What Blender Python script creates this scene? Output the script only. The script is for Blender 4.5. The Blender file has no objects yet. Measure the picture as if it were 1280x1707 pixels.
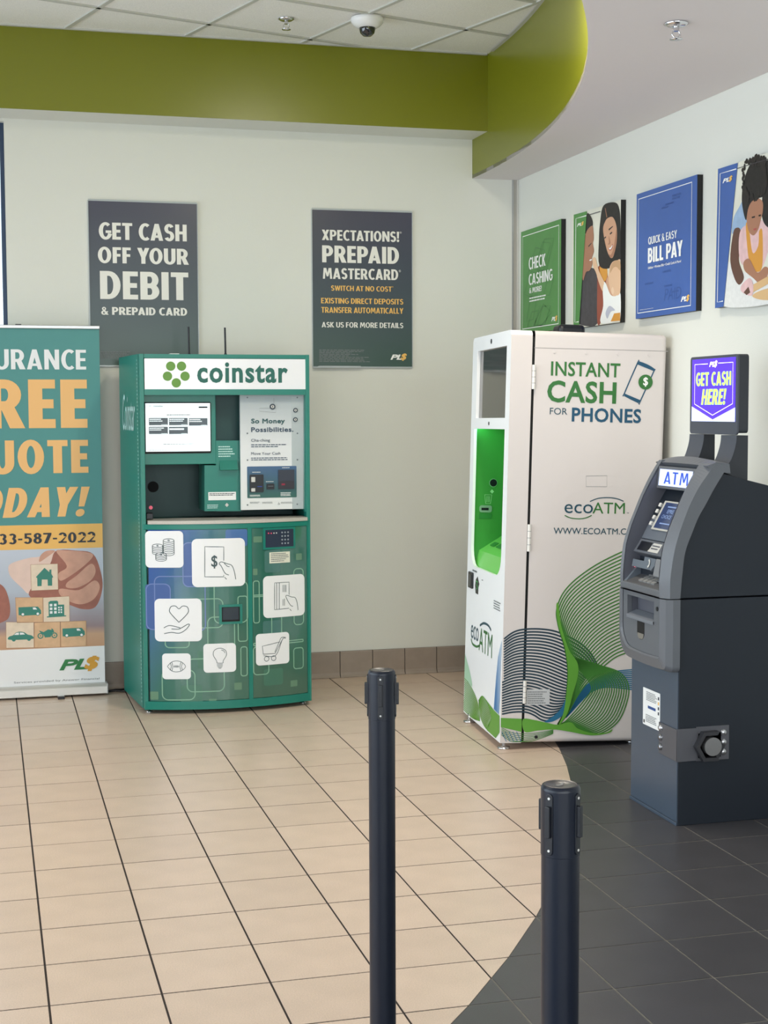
import bpy, math, random
from mathutils import Vector, Matrix
random.seed(7)
scene = bpy.context.scene
COL = scene.collection

# ------------------------------------------------------------------ camera
cam_data = bpy.data.cameras.new('camera')
cam = bpy.data.objects.new('camera', cam_data); COL.objects.link(cam)
YAW, PITCH, ROLL, FPX = 0.26286, -0.06969, -0.00362, 2460.9
CAM = Vector((0.1723, -7.3629, 1.6134))
fw = Vector((math.sin(YAW)*math.cos(PITCH), math.cos(YAW)*math.cos(PITCH), math.sin(PITCH)))
rt0 = Vector((math.cos(YAW), -math.sin(YAW), 0)); up0 = rt0.cross(fw)
rt = rt0*math.cos(ROLL) + up0*math.sin(ROLL); up = -rt0*math.sin(ROLL) + up0*math.cos(ROLL)
M = Matrix((rt, up, -fw)).transposed().to_4x4(); M.translation = CAM
cam.matrix_world = M
cam_data.sensor_fit = 'HORIZONTAL'; cam_data.sensor_width = 36.0
cam_data.lens = FPX/1280*36.0
cam_data.clip_start = .05; cam_data.clip_end = 100
scene.camera = cam

# ------------------------------------------------------------------ light
scene.view_settings.view_transform = 'Standard'
scene.view_settings.look = 'None'
scene.view_settings.gamma = 1.0
scene.view_settings.use_curve_mapping = False
scene.view_settings.exposure = -0.03
scene.cycles.use_denoising = True
world = bpy.data.worlds.new('world'); scene.world = world; world.use_nodes = True
bg = world.node_tree.nodes['Background']
bg.inputs['Color'].default_value = (.80, .90, 1.0, 1); bg.inputs['Strength'].default_value = 1.6
def area(name, loc, rot, sx, sy, power, color):
    l = bpy.data.lights.new(name, 'AREA'); l.shape = 'RECTANGLE'; l.size = sx; l.size_y = sy
    l.energy = power; l.color = color
    o = bpy.data.objects.new(name, l); o.location = loc; o.rotation_euler = rot; COL.objects.link(o)
    return o
ZC_LAMP = 3.655
area('daylight_left', (-3.5, -2.6, 1.75), (0, math.radians(-90), 0), 2.9, 7.0, 305, (.86, .93, 1.0))
area('daylight_left_rear', (-3.5, -7.6, 1.75), (0, math.radians(-90), 0), 2.9, 3.6, 120, (.86, .93, 1.0))
area('front_fill', (0, -10.0, 1.75), (math.radians(-90), 0, math.pi), 6.4, 2.9, 310, (1.0, .965, .93))  # general fill added at the unseen front windows to raise the brightness
# lay-in ceiling lamp above the frame, then an added unseen warm fill
area('ceiling_lamp_1', (2.12, -1.85, ZC_LAMP), (0, 0, math.radians(17)), .3, .9, 55, (1.0, .92, .78))
area('ceiling_fill', (-1.2, -3.6, ZC_LAMP), (0, 0, math.radians(17)), .6, 1.2, 25, (1.0, .92, .80))

# ------------------------------------------------------------------ materials
def lin(c):
    c = c/255.0
    return c/12.92 if c <= .04045 else ((c+.055)/1.055)**2.4
def rgb(r, g, b): return (lin(r), lin(g), lin(b), 1)
MATS = {}
def mat(name, col, rough=.6, metal=0, emit=0, spec=.5, noise=0, nscale=60, bump=0, bscale=300, coat=0, alpha=1, trans=0):
    if name in MATS: return MATS[name]
    m = bpy.data.materials.new(name); m.use_nodes = True; MATS[name] = m
    nt = m.node_tree; b = nt.nodes['Principled BSDF']
    c = rgb(*col)
    b.inputs['Base Color'].default_value = c
    b.inputs['Roughness'].default_value = rough; b.inputs['Metallic'].default_value = metal
    b.inputs['Specular IOR Level'].default_value = spec
    b.inputs['Coat Weight'].default_value = coat; b.inputs['Coat Roughness'].default_value = .08
    b.inputs['Alpha'].default_value = alpha; b.inputs['Transmission Weight'].default_value = trans
    if emit:
        b.inputs['Emission Color'].default_value = c; b.inputs['Emission Strength'].default_value = emit
    tc = nt.nodes.new('ShaderNodeTexCoord')
    if noise:
        n = nt.nodes.new('ShaderNodeTexNoise'); n.inputs['Scale'].default_value = nscale; n.inputs['Detail'].default_value = 5
        nt.links.new(tc.outputs['Object'], n.inputs['Vector'])
        r = nt.nodes.new('ShaderNodeMapRange'); r.inputs['From Min'].default_value = .3; r.inputs['From Max'].default_value = .7
        r.inputs['To Min'].default_value = 1-noise; r.inputs['To Max'].default_value = 1+noise
        nt.links.new(n.outputs['Fac'], r.inputs['Value'])
        v = nt.nodes.new('ShaderNodeVectorMath'); v.operation = 'SCALE'; v.inputs[0].default_value = c[:3]
        nt.links.new(r.outputs['Result'], v.inputs['Scale']); nt.links.new(v.outputs['Vector'], b.inputs['Base Color'])
    if bump:
        n = nt.nodes.new('ShaderNodeTexNoise'); n.inputs['Scale'].default_value = bscale; n.inputs['Detail'].default_value = 3
        nt.links.new(tc.outputs['Object'], n.inputs['Vector'])
        bp = nt.nodes.new('ShaderNodeBump'); bp.inputs['Strength'].default_value = bump; bp.inputs['Distance'].default_value = .002
        nt.links.new(n.outputs['Fac'], bp.inputs['Height']); nt.links.new(bp.outputs['Normal'], b.inputs['Normal'])
    return m
def grad(name, stops, wx=0, wy=0, wz=1, off=0, rough=.4, noise=0, coat=0, emit=0):
    """colour gradient over the part's own bounding box"""
    if name in MATS: return MATS[name]
    m = mat(name, (128, 128, 128), rough=rough, coat=coat); nt = m.node_tree; b = nt.nodes['Principled BSDF']
    tc = nt.nodes.new('ShaderNodeTexCoord')
    d = nt.nodes.new('ShaderNodeVectorMath'); d.operation = 'DOT_PRODUCT'; d.inputs[1].default_value = (wx, wy, wz)
    nt.links.new(tc.outputs['Generated'], d.inputs[0])
    a = nt.nodes.new('ShaderNodeMath'); a.operation = 'ADD'; a.inputs[1].default_value = off
    nt.links.new(d.outputs['Value'], a.inputs[0])
    src = a
    if noise:
        n = nt.nodes.new('ShaderNodeTexNoise'); n.inputs['Scale'].default_value = 3; n.inputs['Detail'].default_value = 6
        nt.links.new(tc.outputs['Generated'], n.inputs['Vector'])
        mm = nt.nodes.new('ShaderNodeMath'); mm.operation = 'MULTIPLY_ADD'; mm.inputs[1].default_value = noise
        nt.links.new(n.outputs['Fac'], mm.inputs[0]); nt.links.new(a.outputs[0], mm.inputs[2]); src = mm
    r = nt.nodes.new('ShaderNodeValToRGB'); el = r.color_ramp.elements
    el[0].position = stops[0][0]; el[0].color = rgb(*stops[0][1]); el[1].position = stops[-1][0]; el[1].color = rgb(*stops[-1][1])
    for p, c in stops[1:-1]:
        e = el.new(p); e.color = rgb(*c)
    nt.links.new(src.outputs[0], r.inputs['Fac']); nt.links.new(r.outputs['Color'], b.inputs['Base Color'])
    if emit:
        nt.links.new(r.outputs['Color'], b.inputs['Emission Color']); b.inputs['Emission Strength'].default_value = emit
    return m
WALL = mat('wall paint', (220, 220, 212), rough=.85, bump=.25, bscale=220)
WHITEP = mat('soffit white paint', (224, 217, 217), rough=.85, bump=.3, bscale=200)
LIME = mat('lime green paint', (119, 122, 20), rough=.30, bump=.06, bscale=240)
CEILT = mat('acoustic ceiling tile', (242, 240, 236), rough=.95, noise=.08, nscale=170, bump=.5, bscale=260)
GRID = mat('ceiling grid metal', (196, 196, 190), rough=.5)
def tile_mat(name, col, rough, amp):
    m = mat(name, col, rough=rough, noise=amp, nscale=7, bump=.12, bscale=420, spec=.5)
    nt = m.node_tree; b = nt.nodes['Principled BSDF']
    # speckle and a small tone change from tile to tile
    old = b.inputs['Base Color'].links[0].from_socket
    tc = nt.nodes.new('ShaderNodeTexCoord'); n = nt.nodes.new('ShaderNodeTexNoise'); n.inputs['Scale'].default_value = 260
    nt.links.new(tc.outputs['Object'], n.inputs['Vector'])
    oi = nt.nodes.new('ShaderNodeObjectInfo')
    r = nt.nodes.new('ShaderNodeMapRange'); r.inputs['From Min'].default_value = .3; r.inputs['From Max'].default_value = .7
    r.inputs['To Min'].default_value = .90; r.inputs['To Max'].default_value = 1.10
    r2 = nt.nodes.new('ShaderNodeMapRange'); r2.inputs['To Min'].default_value = .965; r2.inputs['To Max'].default_value = 1.03
    nt.links.new(n.outputs['Fac'], r.inputs['Value']); nt.links.new(oi.outputs['Random'], r2.inputs['Value'])
    mu = nt.nodes.new('ShaderNodeMath'); mu.operation = 'MULTIPLY'
    nt.links.new(r.outputs['Result'], mu.inputs[0]); nt.links.new(r2.outputs['Result'], mu.inputs[1])
    v = nt.nodes.new('ShaderNodeVectorMath'); v.operation = 'SCALE'
    nt.links.new(old, v.inputs[0]); nt.links.new(mu.outputs[0], v.inputs['Scale']); nt.links.new(v.outputs['Vector'], b.inputs['Base Color'])
    return m
BEIGE = tile_mat('beige porcelain tile', (209, 185, 166), .29, .05)
DARK = tile_mat('charcoal porcelain tile', (68, 66, 69), .34, .07)
GROUT = mat('brown grout', (50, 40, 36), rough=.95, noise=.15)
GROUTD = mat('grey grout', (116, 112, 104), rough=.95, noise=.15)
BASET = mat('taupe base tile', (150, 136, 124), rough=.5, noise=.06, nscale=14, bump=.1)
BLACK = mat('black plastic', (14, 17, 26), rough=.35)
BLACKM = mat('black matte', (12, 12, 14), rough=.8)
NAVYM = mat('powder coated post', (15, 21, 35), rough=.34, spec=.4)
CHROME = mat('chrome', (215, 215, 218), rough=.18, metal=1)
ALU = mat('brushed aluminium', (190, 190, 192), rough=.35, metal=1)
SILV = mat('silver plastic', (205, 203, 198), rough=.4)
WHITE = mat('white print', (240, 240, 238), rough=.5)
WHITEG = mat('glossy white', (238, 238, 240), rough=.22)
KGREEN = mat('kiosk green', (20, 120, 106), rough=.32)
KGREEND = mat('kiosk dark green', (18, 66, 66), rough=.45)
GOLD = mat('gold print', (236, 186, 96), rough=.5)
OUTF = mat('anodised window frame', (44, 62, 88), rough=.4, metal=.3)
GREYTXT = mat('grey print', (120, 124, 126), rough=.6)
def glass_mat():
    m = bpy.data.materials.new('window glass'); m.use_nodes = True; nt = m.node_tree; nt.nodes.clear()
    o = nt.nodes.new('ShaderNodeOutputMaterial'); mx = nt.nodes.new('ShaderNodeMixShader'); t = nt.nodes.new('ShaderNodeBsdfTransparent')
    g = nt.nodes.new('ShaderNodeBsdfGlossy'); g.inputs['Roughness'].default_value = .02; f = nt.nodes.new('ShaderNodeFresnel')
    t.inputs['Color'].default_value = (.93, .96, .97, 1)
    nt.links.new(f.outputs[0], mx.inputs[0]); nt.links.new(t.outputs[0], mx.inputs[1]); nt.links.new(g.outputs[0], mx.inputs[2]); nt.links.new(mx.outputs[0], o.inputs[0])
    return m
GLASS = glass_mat()

# ------------------------------------------------------------------ mesh helpers
class MB:
    def __init__(s): s.v = []; s.f = []; s.m = []; s.s = []; s.mats = []
    def mi(s, m):
        if m not in s.mats: s.mats.append(m)
        return s.mats.index(m)
    def add(s, vs, fs, m, smooth=False):
        b = len(s.v); s.v += [Vector(v) for v in vs]; i = s.mi(m)
        for f in fs: s.f.append([b+k for k in f]); s.m.append(i); s.s.append(smooth)
        return s
    def box(s, x0, x1, y0, y1, z0, z1, m):
        v = [(x, y, z) for z in (z0, z1) for y in (y0, y1) for x in (x0, x1)]
        return s.add(v, [(0, 2, 3, 1), (4, 5, 7, 6), (0, 1, 5, 4), (1, 3, 7, 5), (3, 2, 6, 7), (2, 0, 4, 6)], m)
    def tube(s, pts, r, m, n=10, caps=True, smooth=True):
        pts = [Vector(p) for p in pts]; R = r if isinstance(r, (list, tuple)) else [r]*len(pts)
        vs = []; ref = None
        for i, p in enumerate(pts):
            d = (pts[min(i+1, len(pts)-1)]-pts[max(i-1, 0)]).normalized()
            if ref is None: ref = Vector((0, 0, 1)) if abs(d.z) < .9 else Vector((1, 0, 0))
            a = d.cross(ref).normalized(); b = a.cross(d).normalized(); ref = b
            for k in range(n):
                t = 2*math.pi*k/n; vs.append(p+(a*math.cos(t)+b*math.sin(t))*R[i])
        fs = [(i*n+k, i*n+(k+1) % n, (i+1)*n+(k+1) % n, (i+1)*n+k) for i in range(len(pts)-1) for k in range(n)]
        s.add(vs, fs, m, smooth)
        if caps: s.add(vs[:n], [tuple(range(n))], m); s.add(vs[-n:], [tuple(reversed(range(n)))], m)
        return s
    def lathe(s, c, prof, m, n=32, smooth=True):
        """profile of (radius, z) round a vertical axis through c"""
        vs = [(c[0]+r*math.cos(2*math.pi*k/n), c[1]+r*math.sin(2*math.pi*k/n), c[2]+z) for r, z in prof for k in range(n)]
        fs = [(i*n+k, i*n+(k+1) % n, (i+1)*n+(k+1) % n, (i+1)*n+k) for i in range(len(prof)-1) for k in range(n)]
        return s.add(vs, fs, m, smooth)
class Frame:
    """a flat panel: origin, right and up directions; h is the height off the panel towards the viewer"""
    def __init__(s, O, U, V): s.O = Vector(O); s.U = Vector(U).normalized(); s.V = Vector(V).normalized(); s.N = s.U.cross(s.V)
    def pt(s, u, v, h=0): return s.O+s.U*u+s.V*v+s.N*h
    curved = False
def slab(mb, fr, poly, h0, h1, m, sides=True):
    """extruded outline on a frame; the outline runs either way round"""
    A = sum(poly[i][0]*poly[(i+1) % len(poly)][1]-poly[(i+1) % len(poly)][0]*poly[i][1] for i in range(len(poly)))
    if A < 0: poly = poly[::-1]
    n = len(poly)
    mb.add([fr.pt(u, v, h1) for u, v in poly], [tuple(range(n))], m)
    if sides and h1 > h0:
        mb.add([fr.pt(u, v, h0) for u, v in poly]+[fr.pt(u, v, h1) for u, v in poly], [(i, (i+1) % n, n+(i+1) % n, n+i) for i in range(n)]+[tuple(reversed(range(n)))], m)
    return mb
def cut(poly, a, b, c):
    """convex clip keeping a*u+b*v<=c"""
    out = []
    for i in range(len(poly)):
        p, q = poly[i], poly[(i+1) % len(poly)]; dp = a*p[0]+b*p[1]-c; dq = a*q[0]+b*q[1]-c
        if dp <= 0: out.append(p)
        if (dp < 0 < dq) or (dq < 0 < dp):
            t = dp/(dp-dq); out.append((p[0]+(q[0]-p[0])*t, p[1]+(q[1]-p[1])*t))
    return out
def strips(mb, fr, poly, h0, h1, m, step=.03):
    """convex outline laid on a curved panel"""
    u0 = min(p[0] for p in poly); u1 = max(p[0] for p in poly); n = max(1, int(math.ceil((u1-u0)/step)))
    for i in range(n):
        a = u0+(u1-u0)*i/n; b = u0+(u1-u0)*(i+1)/n
        q = cut(cut(poly, -1, 0, -a), 1, 0, b)
        if len(q) > 2: slab(mb, fr, q, h0, h1, m)
def rr(a, b, r=.01, n=5):
    """rounded rectangle outline between two corners"""
    x0, x1 = sorted((a[0], b[0])); y0, y1 = sorted((a[1], b[1])); r = min(r, (x1-x0)/2.01, (y1-y0)/2.01); o = []
    for cx, cy, t0 in ((x1-r, y1-r, 0), (x0+r, y1-r, 90), (x0+r, y0+r, 180), (x1-r, y0+r, 270)):
        for k in range(n+1):
            t = math.radians(t0+90*k/n); o.append((cx+r*math.cos(t), cy+r*math.sin(t)))
    return o
def rect(a, b): return [(a[0], a[1]), (b[0], a[1]), (b[0], b[1]), (a[0], b[1])]
def circ(c, r, n=24, ry=None): return [(c[0]+r*math.cos(2*math.pi*k/n), c[1]+(ry or r)*math.sin(2*math.pi*k/n)) for k in range(n)]
def spline(P, n=8, closed=False):
    out = []; N = len(P)
    for i in range(N if closed else N-1):
        if closed: a, b, c, d = P[i-1], P[i], P[(i+1) % N], P[(i+2) % N]
        else: a, b, c, d = P[max(i-1, 0)], P[i], P[i+1], P[min(i+2, N-1)]
        for k in range(n):
            t = k/n
            out.append(tuple(.5*((2*b[j])+(-a[j]+c[j])*t+(2*a[j]-5*b[j]+4*c[j]-d[j])*t*t+(-a[j]+3*b[j]-3*c[j]+d[j])*t**3) for j in range(2)))
    if not closed: out.append(tuple(P[-1]))
    return out
def stroke(mb, fr, pts, w, h, m, closed=False, maxlen=None):
    if maxlen:
        q = []
        for i in range(len(pts)-(0 if closed else 1)):
            a, b = pts[i], pts[(i+1) % len(pts)]; k = max(1, int(math.hypot(b[0]-a[0], b[1]-a[1])/maxlen))
            q += [(a[0]+(b[0]-a[0])*j/k, a[1]+(b[1]-a[1])*j/k) for j in range(k)]
        if not closed: q.append(pts[-1])
        pts = q
    n = len(pts); L = []; 
    for i in range(n):
        a = pts[i-1] if (closed or i) else pts[0]; b = pts[(i+1) % n] if (closed or i < n-1) else pts[-1]
        dx, dy = b[0]-a[0], b[1]-a[1]; l = math.hypot(dx, dy) or 1e-9; nx, ny = -dy/l*w/2, dx/l*w/2
        L.append(fr.pt(pts[i][0]+nx, pts[i][1]+ny, h)); L.append(fr.pt(pts[i][0]-nx, pts[i][1]-ny, h))
    k = n if closed else n-1
    return mb.add(L, [(2*i, 2*i+1, (2*((i+1) % n))+1, 2*((i+1) % n)) for i in range(k)], m)
def loc_of(o):
    v = Vector((0, 0, 0))
    while o: v += o.location; o = o.parent
    return v
STUFFY = {'small_print', 'screen_print', 'rivet_strip', 'seam_and_rivets', 'faint_pattern'}
def obj(name, mb, parent=None, bevel=0, label=None, kind=None, loc=None):
    if name in STUFFY: kind = 'stuff'
    me = bpy.data.meshes.new(name)
    if parent: base = loc_of(parent)
    else: base = Vector(loc) if loc else Vector((0, 0, 0))
    me.from_pydata([tuple(v-base) for v in mb.v], [], mb.f)
    for m in mb.mats: me.materials.append(m)
    me.polygons.foreach_set('material_index', mb.m); me.polygons.foreach_set('use_smooth', mb.s); me.update()
    o = bpy.data.objects.new(name, me); COL.objects.link(o)
    if parent: o.parent = parent
    else: o.location = base
    if bevel:
        b = o.modifiers.new('bevel', 'BEVEL'); b.width = bevel; b.segments = 3; b.limit_method = 'ANGLE'; b.angle_limit = math.radians(40)
        w = o.modifiers.new('merge', 'WELD'); w.merge_threshold = .00002
        o.modifiers.move(1, 0)
    if label: o['label'] = label
    if kind: o['kind'] = kind
    return o
def thing(name, label, cat, loc, group=None):
    o = bpy.data.objects.new(name, None); COL.objects.link(o); o.location = loc; o.empty_display_size = .1
    o['label'] = label; o['category'] = cat
    if group: o['group'] = group
    return o
def text(parent, fr, s, LL, UR, m, w=.0, sh=0, h=.0012, name='lettering', sp=None, mb=None):
    """flat lettering fitted between its lower left and upper right corners; w thickens the strokes (share of the height)"""
    w = max(w, 0)
    if sp is None: sp = 1+w*2.2
    c = bpy.data.curves.new('t', 'FONT'); c.body = s; c.shear = sh; c.space_character = sp; c.resolution_u = 3
    t = bpy.data.objects.new('t', c); me = t.to_mesh()
    vs = [v.co.copy() for v in me.vertices]; fs = [tuple(p.vertices) for p in me.polygons]; t.to_mesh_clear()
    bpy.data.objects.remove(t); bpy.data.curves.remove(c)
    x0 = min(v.x for v in vs); x1 = max(v.x for v in vs); y0 = min(v.y for v in vs); y1 = max(v.y for v in vs)
    W, H = UR[0]-LL[0], UR[1]-LL[1]; o = w*H*1.3
    P = [(LL[0]+o+(v.x-x0)/(x1-x0)*(W-2*o), LL[1]+o+(v.y-y0)/(y1-y0)*(H-2*o)) for v in vs]
    F = []
    for f in fs:
        A = sum(P[f[i]][0]*P[f[(i+1) % len(f)]][1]-P[f[(i+1) % len(f)]][0]*P[f[i]][1] for i in range(len(f)))
        F.append(f if A >= 0 else f[::-1])
    if o > 0:
        E = {(f[i], f[(i+1) % len(f)]) for f in F for i in range(len(f))}
        E = [e for e in E if (e[1], e[0]) not in E]; nx = {a: b for a, b in E}; pv = {b: a for a, b in E}
        off = {}
        def nrm(a, b):
            dx, dy = P[b][0]-P[a][0], P[b][1]-P[a][1]; l = math.hypot(dx, dy) or 1e-9; return dy/l, -dx/l
        base = len(P); Q = []
        for a in nx:
            if a not in pv: continue
            n1, n2 = nrm(pv[a], a), nrm(a, nx[a]); k = 1+n1[0]*n2[0]+n1[1]*n2[1]; k = max(k, .35)
            off[a] = base+len(Q); Q.append((P[a][0]+(n1[0]+n2[0])/k*o, P[a][1]+(n1[1]+n2[1])/k*o))
        P = P+Q; F += [(a, off[a], off[b], b) for a, b in nx.items() if a in off and b in off]
    own = mb is None; mb = mb or MB()
    nb = len(vs); mb.add([fr.pt(u, v, h+(.00006 if i >= nb else 0)) for i, (u, v) in enumerate(P)], F, m)
    if own: return obj(name, mb, parent)
def block(parent, fr, s, LL, UR, m, a=.22, b=.17, sh=0, h=.0012, gap=.07, mb=None, name='lettering', full=None):
    """heavy condensed capitals drawn from bars and arcs; a = stem width, b = bar height, capital height 1"""
    def ring(cx, cy, rx, ry, t0, t1, ix=None, iy=None):
        ix = max(rx-a, .06) if ix is None else ix; iy = max(ry-b, .05) if iy is None else iy
        n = max(3, int(abs(t1-t0)/15)); T_ = [math.radians(t0+(t1-t0)*k/n) for k in range(n+1)]
        return [[(cx+rx*math.cos(T_[k]), cy+ry*math.sin(T_[k])), (cx+rx*math.cos(T_[k+1]), cy+ry*math.sin(T_[k+1])), (cx+ix*math.cos(T_[k+1]), cy+iy*math.sin(T_[k+1])), (cx+ix*math.cos(T_[k]), cy+iy*math.sin(T_[k]))] for k in range(n)]
    def R(x0, y0, x1, y1): return [[(x0, y0), (x1, y0), (x1, y1), (x0, y1)]]
    def st(x=0): return R(x, 0, x+a, 1)
    def G(c):
        if c == ' ': return .20, []
        if c == 'A': return .68, [[(0, 0), (a, 0), (.34+a*.5, 1), (.34-a*.5, 1)], [(.68-a, 0), (.68, 0), (.34+a*.5, 1), (.34-a*.5, 1)]]+R(.17, .17, .51, .17+b*.85)
        if c == 'B': return .58, st()+R(a, 1-b, .3, 1)+R(a, 0, .3, b)+R(a, .5-b/2, .3, .5+b/2)+ring(.3, .75-b/4, .26, .25+b/4, -90, 90)+ring(.3, .25+b/4, .28, .25+b/4, -90, 90)
        if c == 'C': return .56, ring(.36, .5, .36, .52, 52, 308)
        if c == 'D': return .62, st()+R(a, 1-b, .27, 1)+R(a, 0, .27, b)+ring(.27, .5, .35, .5, -90, 90)
        if c == 'E': return .46, st()+R(a, 0, .46, b)+R(a, .5-b/2, .43, .5+b/2)+R(a, 1-b, .46, 1)
        if c == 'F': return .44, st()+R(a, .5-b/2, .41, .5+b/2)+R(a, 1-b, .44, 1)
        if c == 'G': return .64, ring(.36, .5, .36, .52, 48, 340)+R(.36, .38, .66, .38+b*.9)
        if c == 'H': return .62, st()+st(.62-a)+R(a, .5-b/2, .62-a, .5+b/2)
        if c == 'I': return a, st()
        if c == 'K': return .60, st()+[[(a, .38), (a, .62), (.34, 1), (.59, 1)], [(a+.02, .5), (.25, .66), (.62, 0), (.36, 0)]]
        if c == 'L': return .44, st()+R(a, 0, .44, b)
        if c == 'M': return .82, [[(0, 0), (a*.9, 0), (a*.95+.03, 1), (.07, 1)], [(.82-a*.9, 0), (.82, 0), (.75, 1), (.79-a*.95, 1)], [(.10, 1), (.10+a, 1), (.41+a*.35, .22), (.41-a*.35, .22)], [(.72-a, 1), (.72, 1), (.41+a*.35, .22), (.41-a*.35, .22)]]
        if c == 'N': return .66, st()+st(.66-a)+[[(0, 1), (a, 1), (.66, 0), (.66-a, 0)]]
        if c in 'O': return .70, ring(.35, .5, .35, .52, 0, 360)
        if c == 'Q': return .70, ring(.35, .5, .35, .52, 0, 360)+[[(.34, .28), (.48, .34), (.72, .0), (.52, -.04)]]
        if c == '0': return .56, ring(.28, .5, .28, .51, 0, 360)
        if c == 'P': return .58, st()+R(a, 1-b, .30, 1)+R(a, .36, .30, .36+b)+ring(.30, .68, .28, .32, -90, 90)
        if c == 'R': return .61, st()+R(a, 1-b, .30, 1)+R(a, .37, .30, .37+b)+ring(.30, .685, .28, .315, -90, 90)+[[(.22, .44), (.44, .49), (.64, 0), (.38, 0)]]
        if c == 'S': return .52, ring(.26, .725, .26, .295, 25, 270)+ring(.26, .285, .27, .305, 90, -155)
        if c == 'T': return .54, R(.27-a/2, 0, .27+a/2, 1-b)+R(0, 1-b, .54, 1)
        if c == 'U': return .62, R(0, .32, a, 1)+R(.62-a, .32, .62, 1)+ring(.31, .32, .31, .34, 180, 360)
        if c == 'W': return .92, [[(0, 1), (a, 1), (.27+a*.35, 0), (.27-a*.45, 0)], [(.46-a*.4, 1), (.46+a*.4, 1), (.27+a*.45, 0), (.27-a*.35, 0)], [(.46-a*.4, 1), (.46+a*.4, 1), (.65+a*.35, 0), (.65-a*.45, 0)], [(.92-a, 1), (.92, 1), (.65+a*.45, 0), (.65-a*.35, 0)]]
        if c == 'X': return .64, [[(0, 1), (a*1.1, 1), (.64, 0), (.64-a*1.1, 0)], [(.64-a*1.1, 1), (.64, 1), (a*1.1, 0), (0, 0)]]
        if c == 'Y': return .64, R(.32-a/2, 0, .32+a/2, .46)+[[(0, 1), (a*1.05, 1), (.32+a/2, .40), (.32-a/2, .40)], [(.64-a*1.05, 1), (.64, 1), (.32+a/2, .40), (.32-a/2, .40)]]
        if c == '!': return a*1.05, [[(0, 1), (a*1.05, 1), (a*.88, .33), (a*.17, .33)]]+ring(a*.52, .12, a*.55, .13, 0, 360, .001, .001)
        if c == '-': return .28, R(0, .36, .28, .36+b)
        if c == '2': return .54, ring(.27, .70, .27, .31, 165, -20)+[[(.51, .62), (.36, .56), (0, .0), (.0, b), ], [(0, 0), (.28, b), (.54, .62), (.40, .52)]][1:]+R(0, 0, .54, b)
        if c == '3': return .54, ring(.26, .735, .25, .275, 150, -90)+ring(.26, .28, .27, .295, 90, -150)
        if c == '5': return .54, R(.06, 1-b, .50, 1)+R(.06, .5, .06+a*.8, 1-b)+ring(.25, .33, .29, .34, 120, -150)
        if c == '7': return .54, R(0, 1-b, .54, 1)+[[(.30, 1-b), (.54, 1-b), (.28, 0), (.04, 0)]]
        if c == '8': return .56, ring(.28, .745, .25, .265, 0, 360)+ring(.28, .285, .28, .30, 0, 360)
        if c == '&': return .68, ring(.27, .77, .19, .235, 0, 360, .19-a*.62, .235-b*.7)+ring(.26, .27, .26, .285, 60, 330, .26-a*.8, .285-b*.85)+[[(.12, .66), (.32, .66), (.70, 0), (.46, 0)], [(.50, .45), (.66, .45), (.52, .12), (.40, .20)]]
        return .3, []
    polys = []; x = 0; marks = []; wd = []; wi = 0
    for c in s:
        if marks and s[len(marks)-1]+c in ('PA', 'AY', 'TA', 'AT', 'YO', 'LT', 'FA'): x -= .07
        marks.append(x); w_, P = G(c); wi += c == ' '; wd += [wi]*len(P); polys += [[(x+px, py) for px, py in q] for q in P]; x += w_+gap
    polys = [[(px+sh*py, py) for px, py in q] for q in polys]
    x0 = 0 if full is None else marks[full]   # fit the box to the letters from index full on
    x0 = min(px for q in polys for px, py in q if px >= x0+sh*0-.001); x1 = max(px for q in polys for px, py in q)
    W, H = UR[0]-LL[0], UR[1]-LL[1]
    for k in range(wi+1):          # one part to a word
        out = mb or MB()
        for i, q in enumerate(polys):
            if wd[i] == k: slab(out, fr, [(LL[0]+(px-x0)/(x1-x0)*W, LL[1]+py*H) for px, py in q], 0, h+.00002*(i % 41), m, sides=False)
        if mb is None: obj(name, out, parent)
def tinylines(mb, fr, LL, UR, rows, m, h=.0012, ragged=.35, seed=1):
    """unreadably small print: short dashes in rows"""
    R = random.Random(seed); H = (UR[1]-LL[1])/rows; W = UR[0]-LL[0]
    for r in range(rows):
        y = UR[1]-H*(r+.75); x = LL[0]; end = LL[0]+W*(1-ragged*R.random())
        while x < end:
            l = min(W*R.uniform(.04, .12), end-x); slab(mb, fr, rect((x, y), (x+l, y+H*.45)), 0, h, m, sides=False); x += l+W*.015
def logo(parent, fr, LL, UR, h=.0013, mw=WHITE, mg=GOLD, name='emblem'):
    mb = MB(); W = UR[0]-LL[0]; H = UR[1]-LL[1]
    text(None, fr, 'PL', (LL[0], LL[1]+H*.13), (LL[0]+W*.74, UR[1]-H*.16), mw, w=.045, sh=.25, h=h, mb=mb, sp=.9)
    text(None, fr, '$', (LL[0]+W*.62, LL[1]), UR, mg, w=.045, sh=.25, h=h+.0004, mb=mb)
    return obj(name, mb, parent)

# ------------------------------------------------------------------ room
XR, YB, ZC, ZS, YS, ZG = 3.335, 1.222, 3.664, 3.0, .942, 3.23
XL, YF = -3.2, -9.6
FC, FR_ = (-4.735, 1.108), 7.77            # arc where beige tiles meet charcoal
CC, CR_ = (-4.972, 1.071), 8.015           # arc of the curved soffit
def arcx(y, c=FC, r=FR_): return c[0]+math.sqrt(max(r*r-(y-c[1])**2, 0))
FL = Frame((0, 0, 0), (1, 0, 0), (0, 1, 0))

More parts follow.
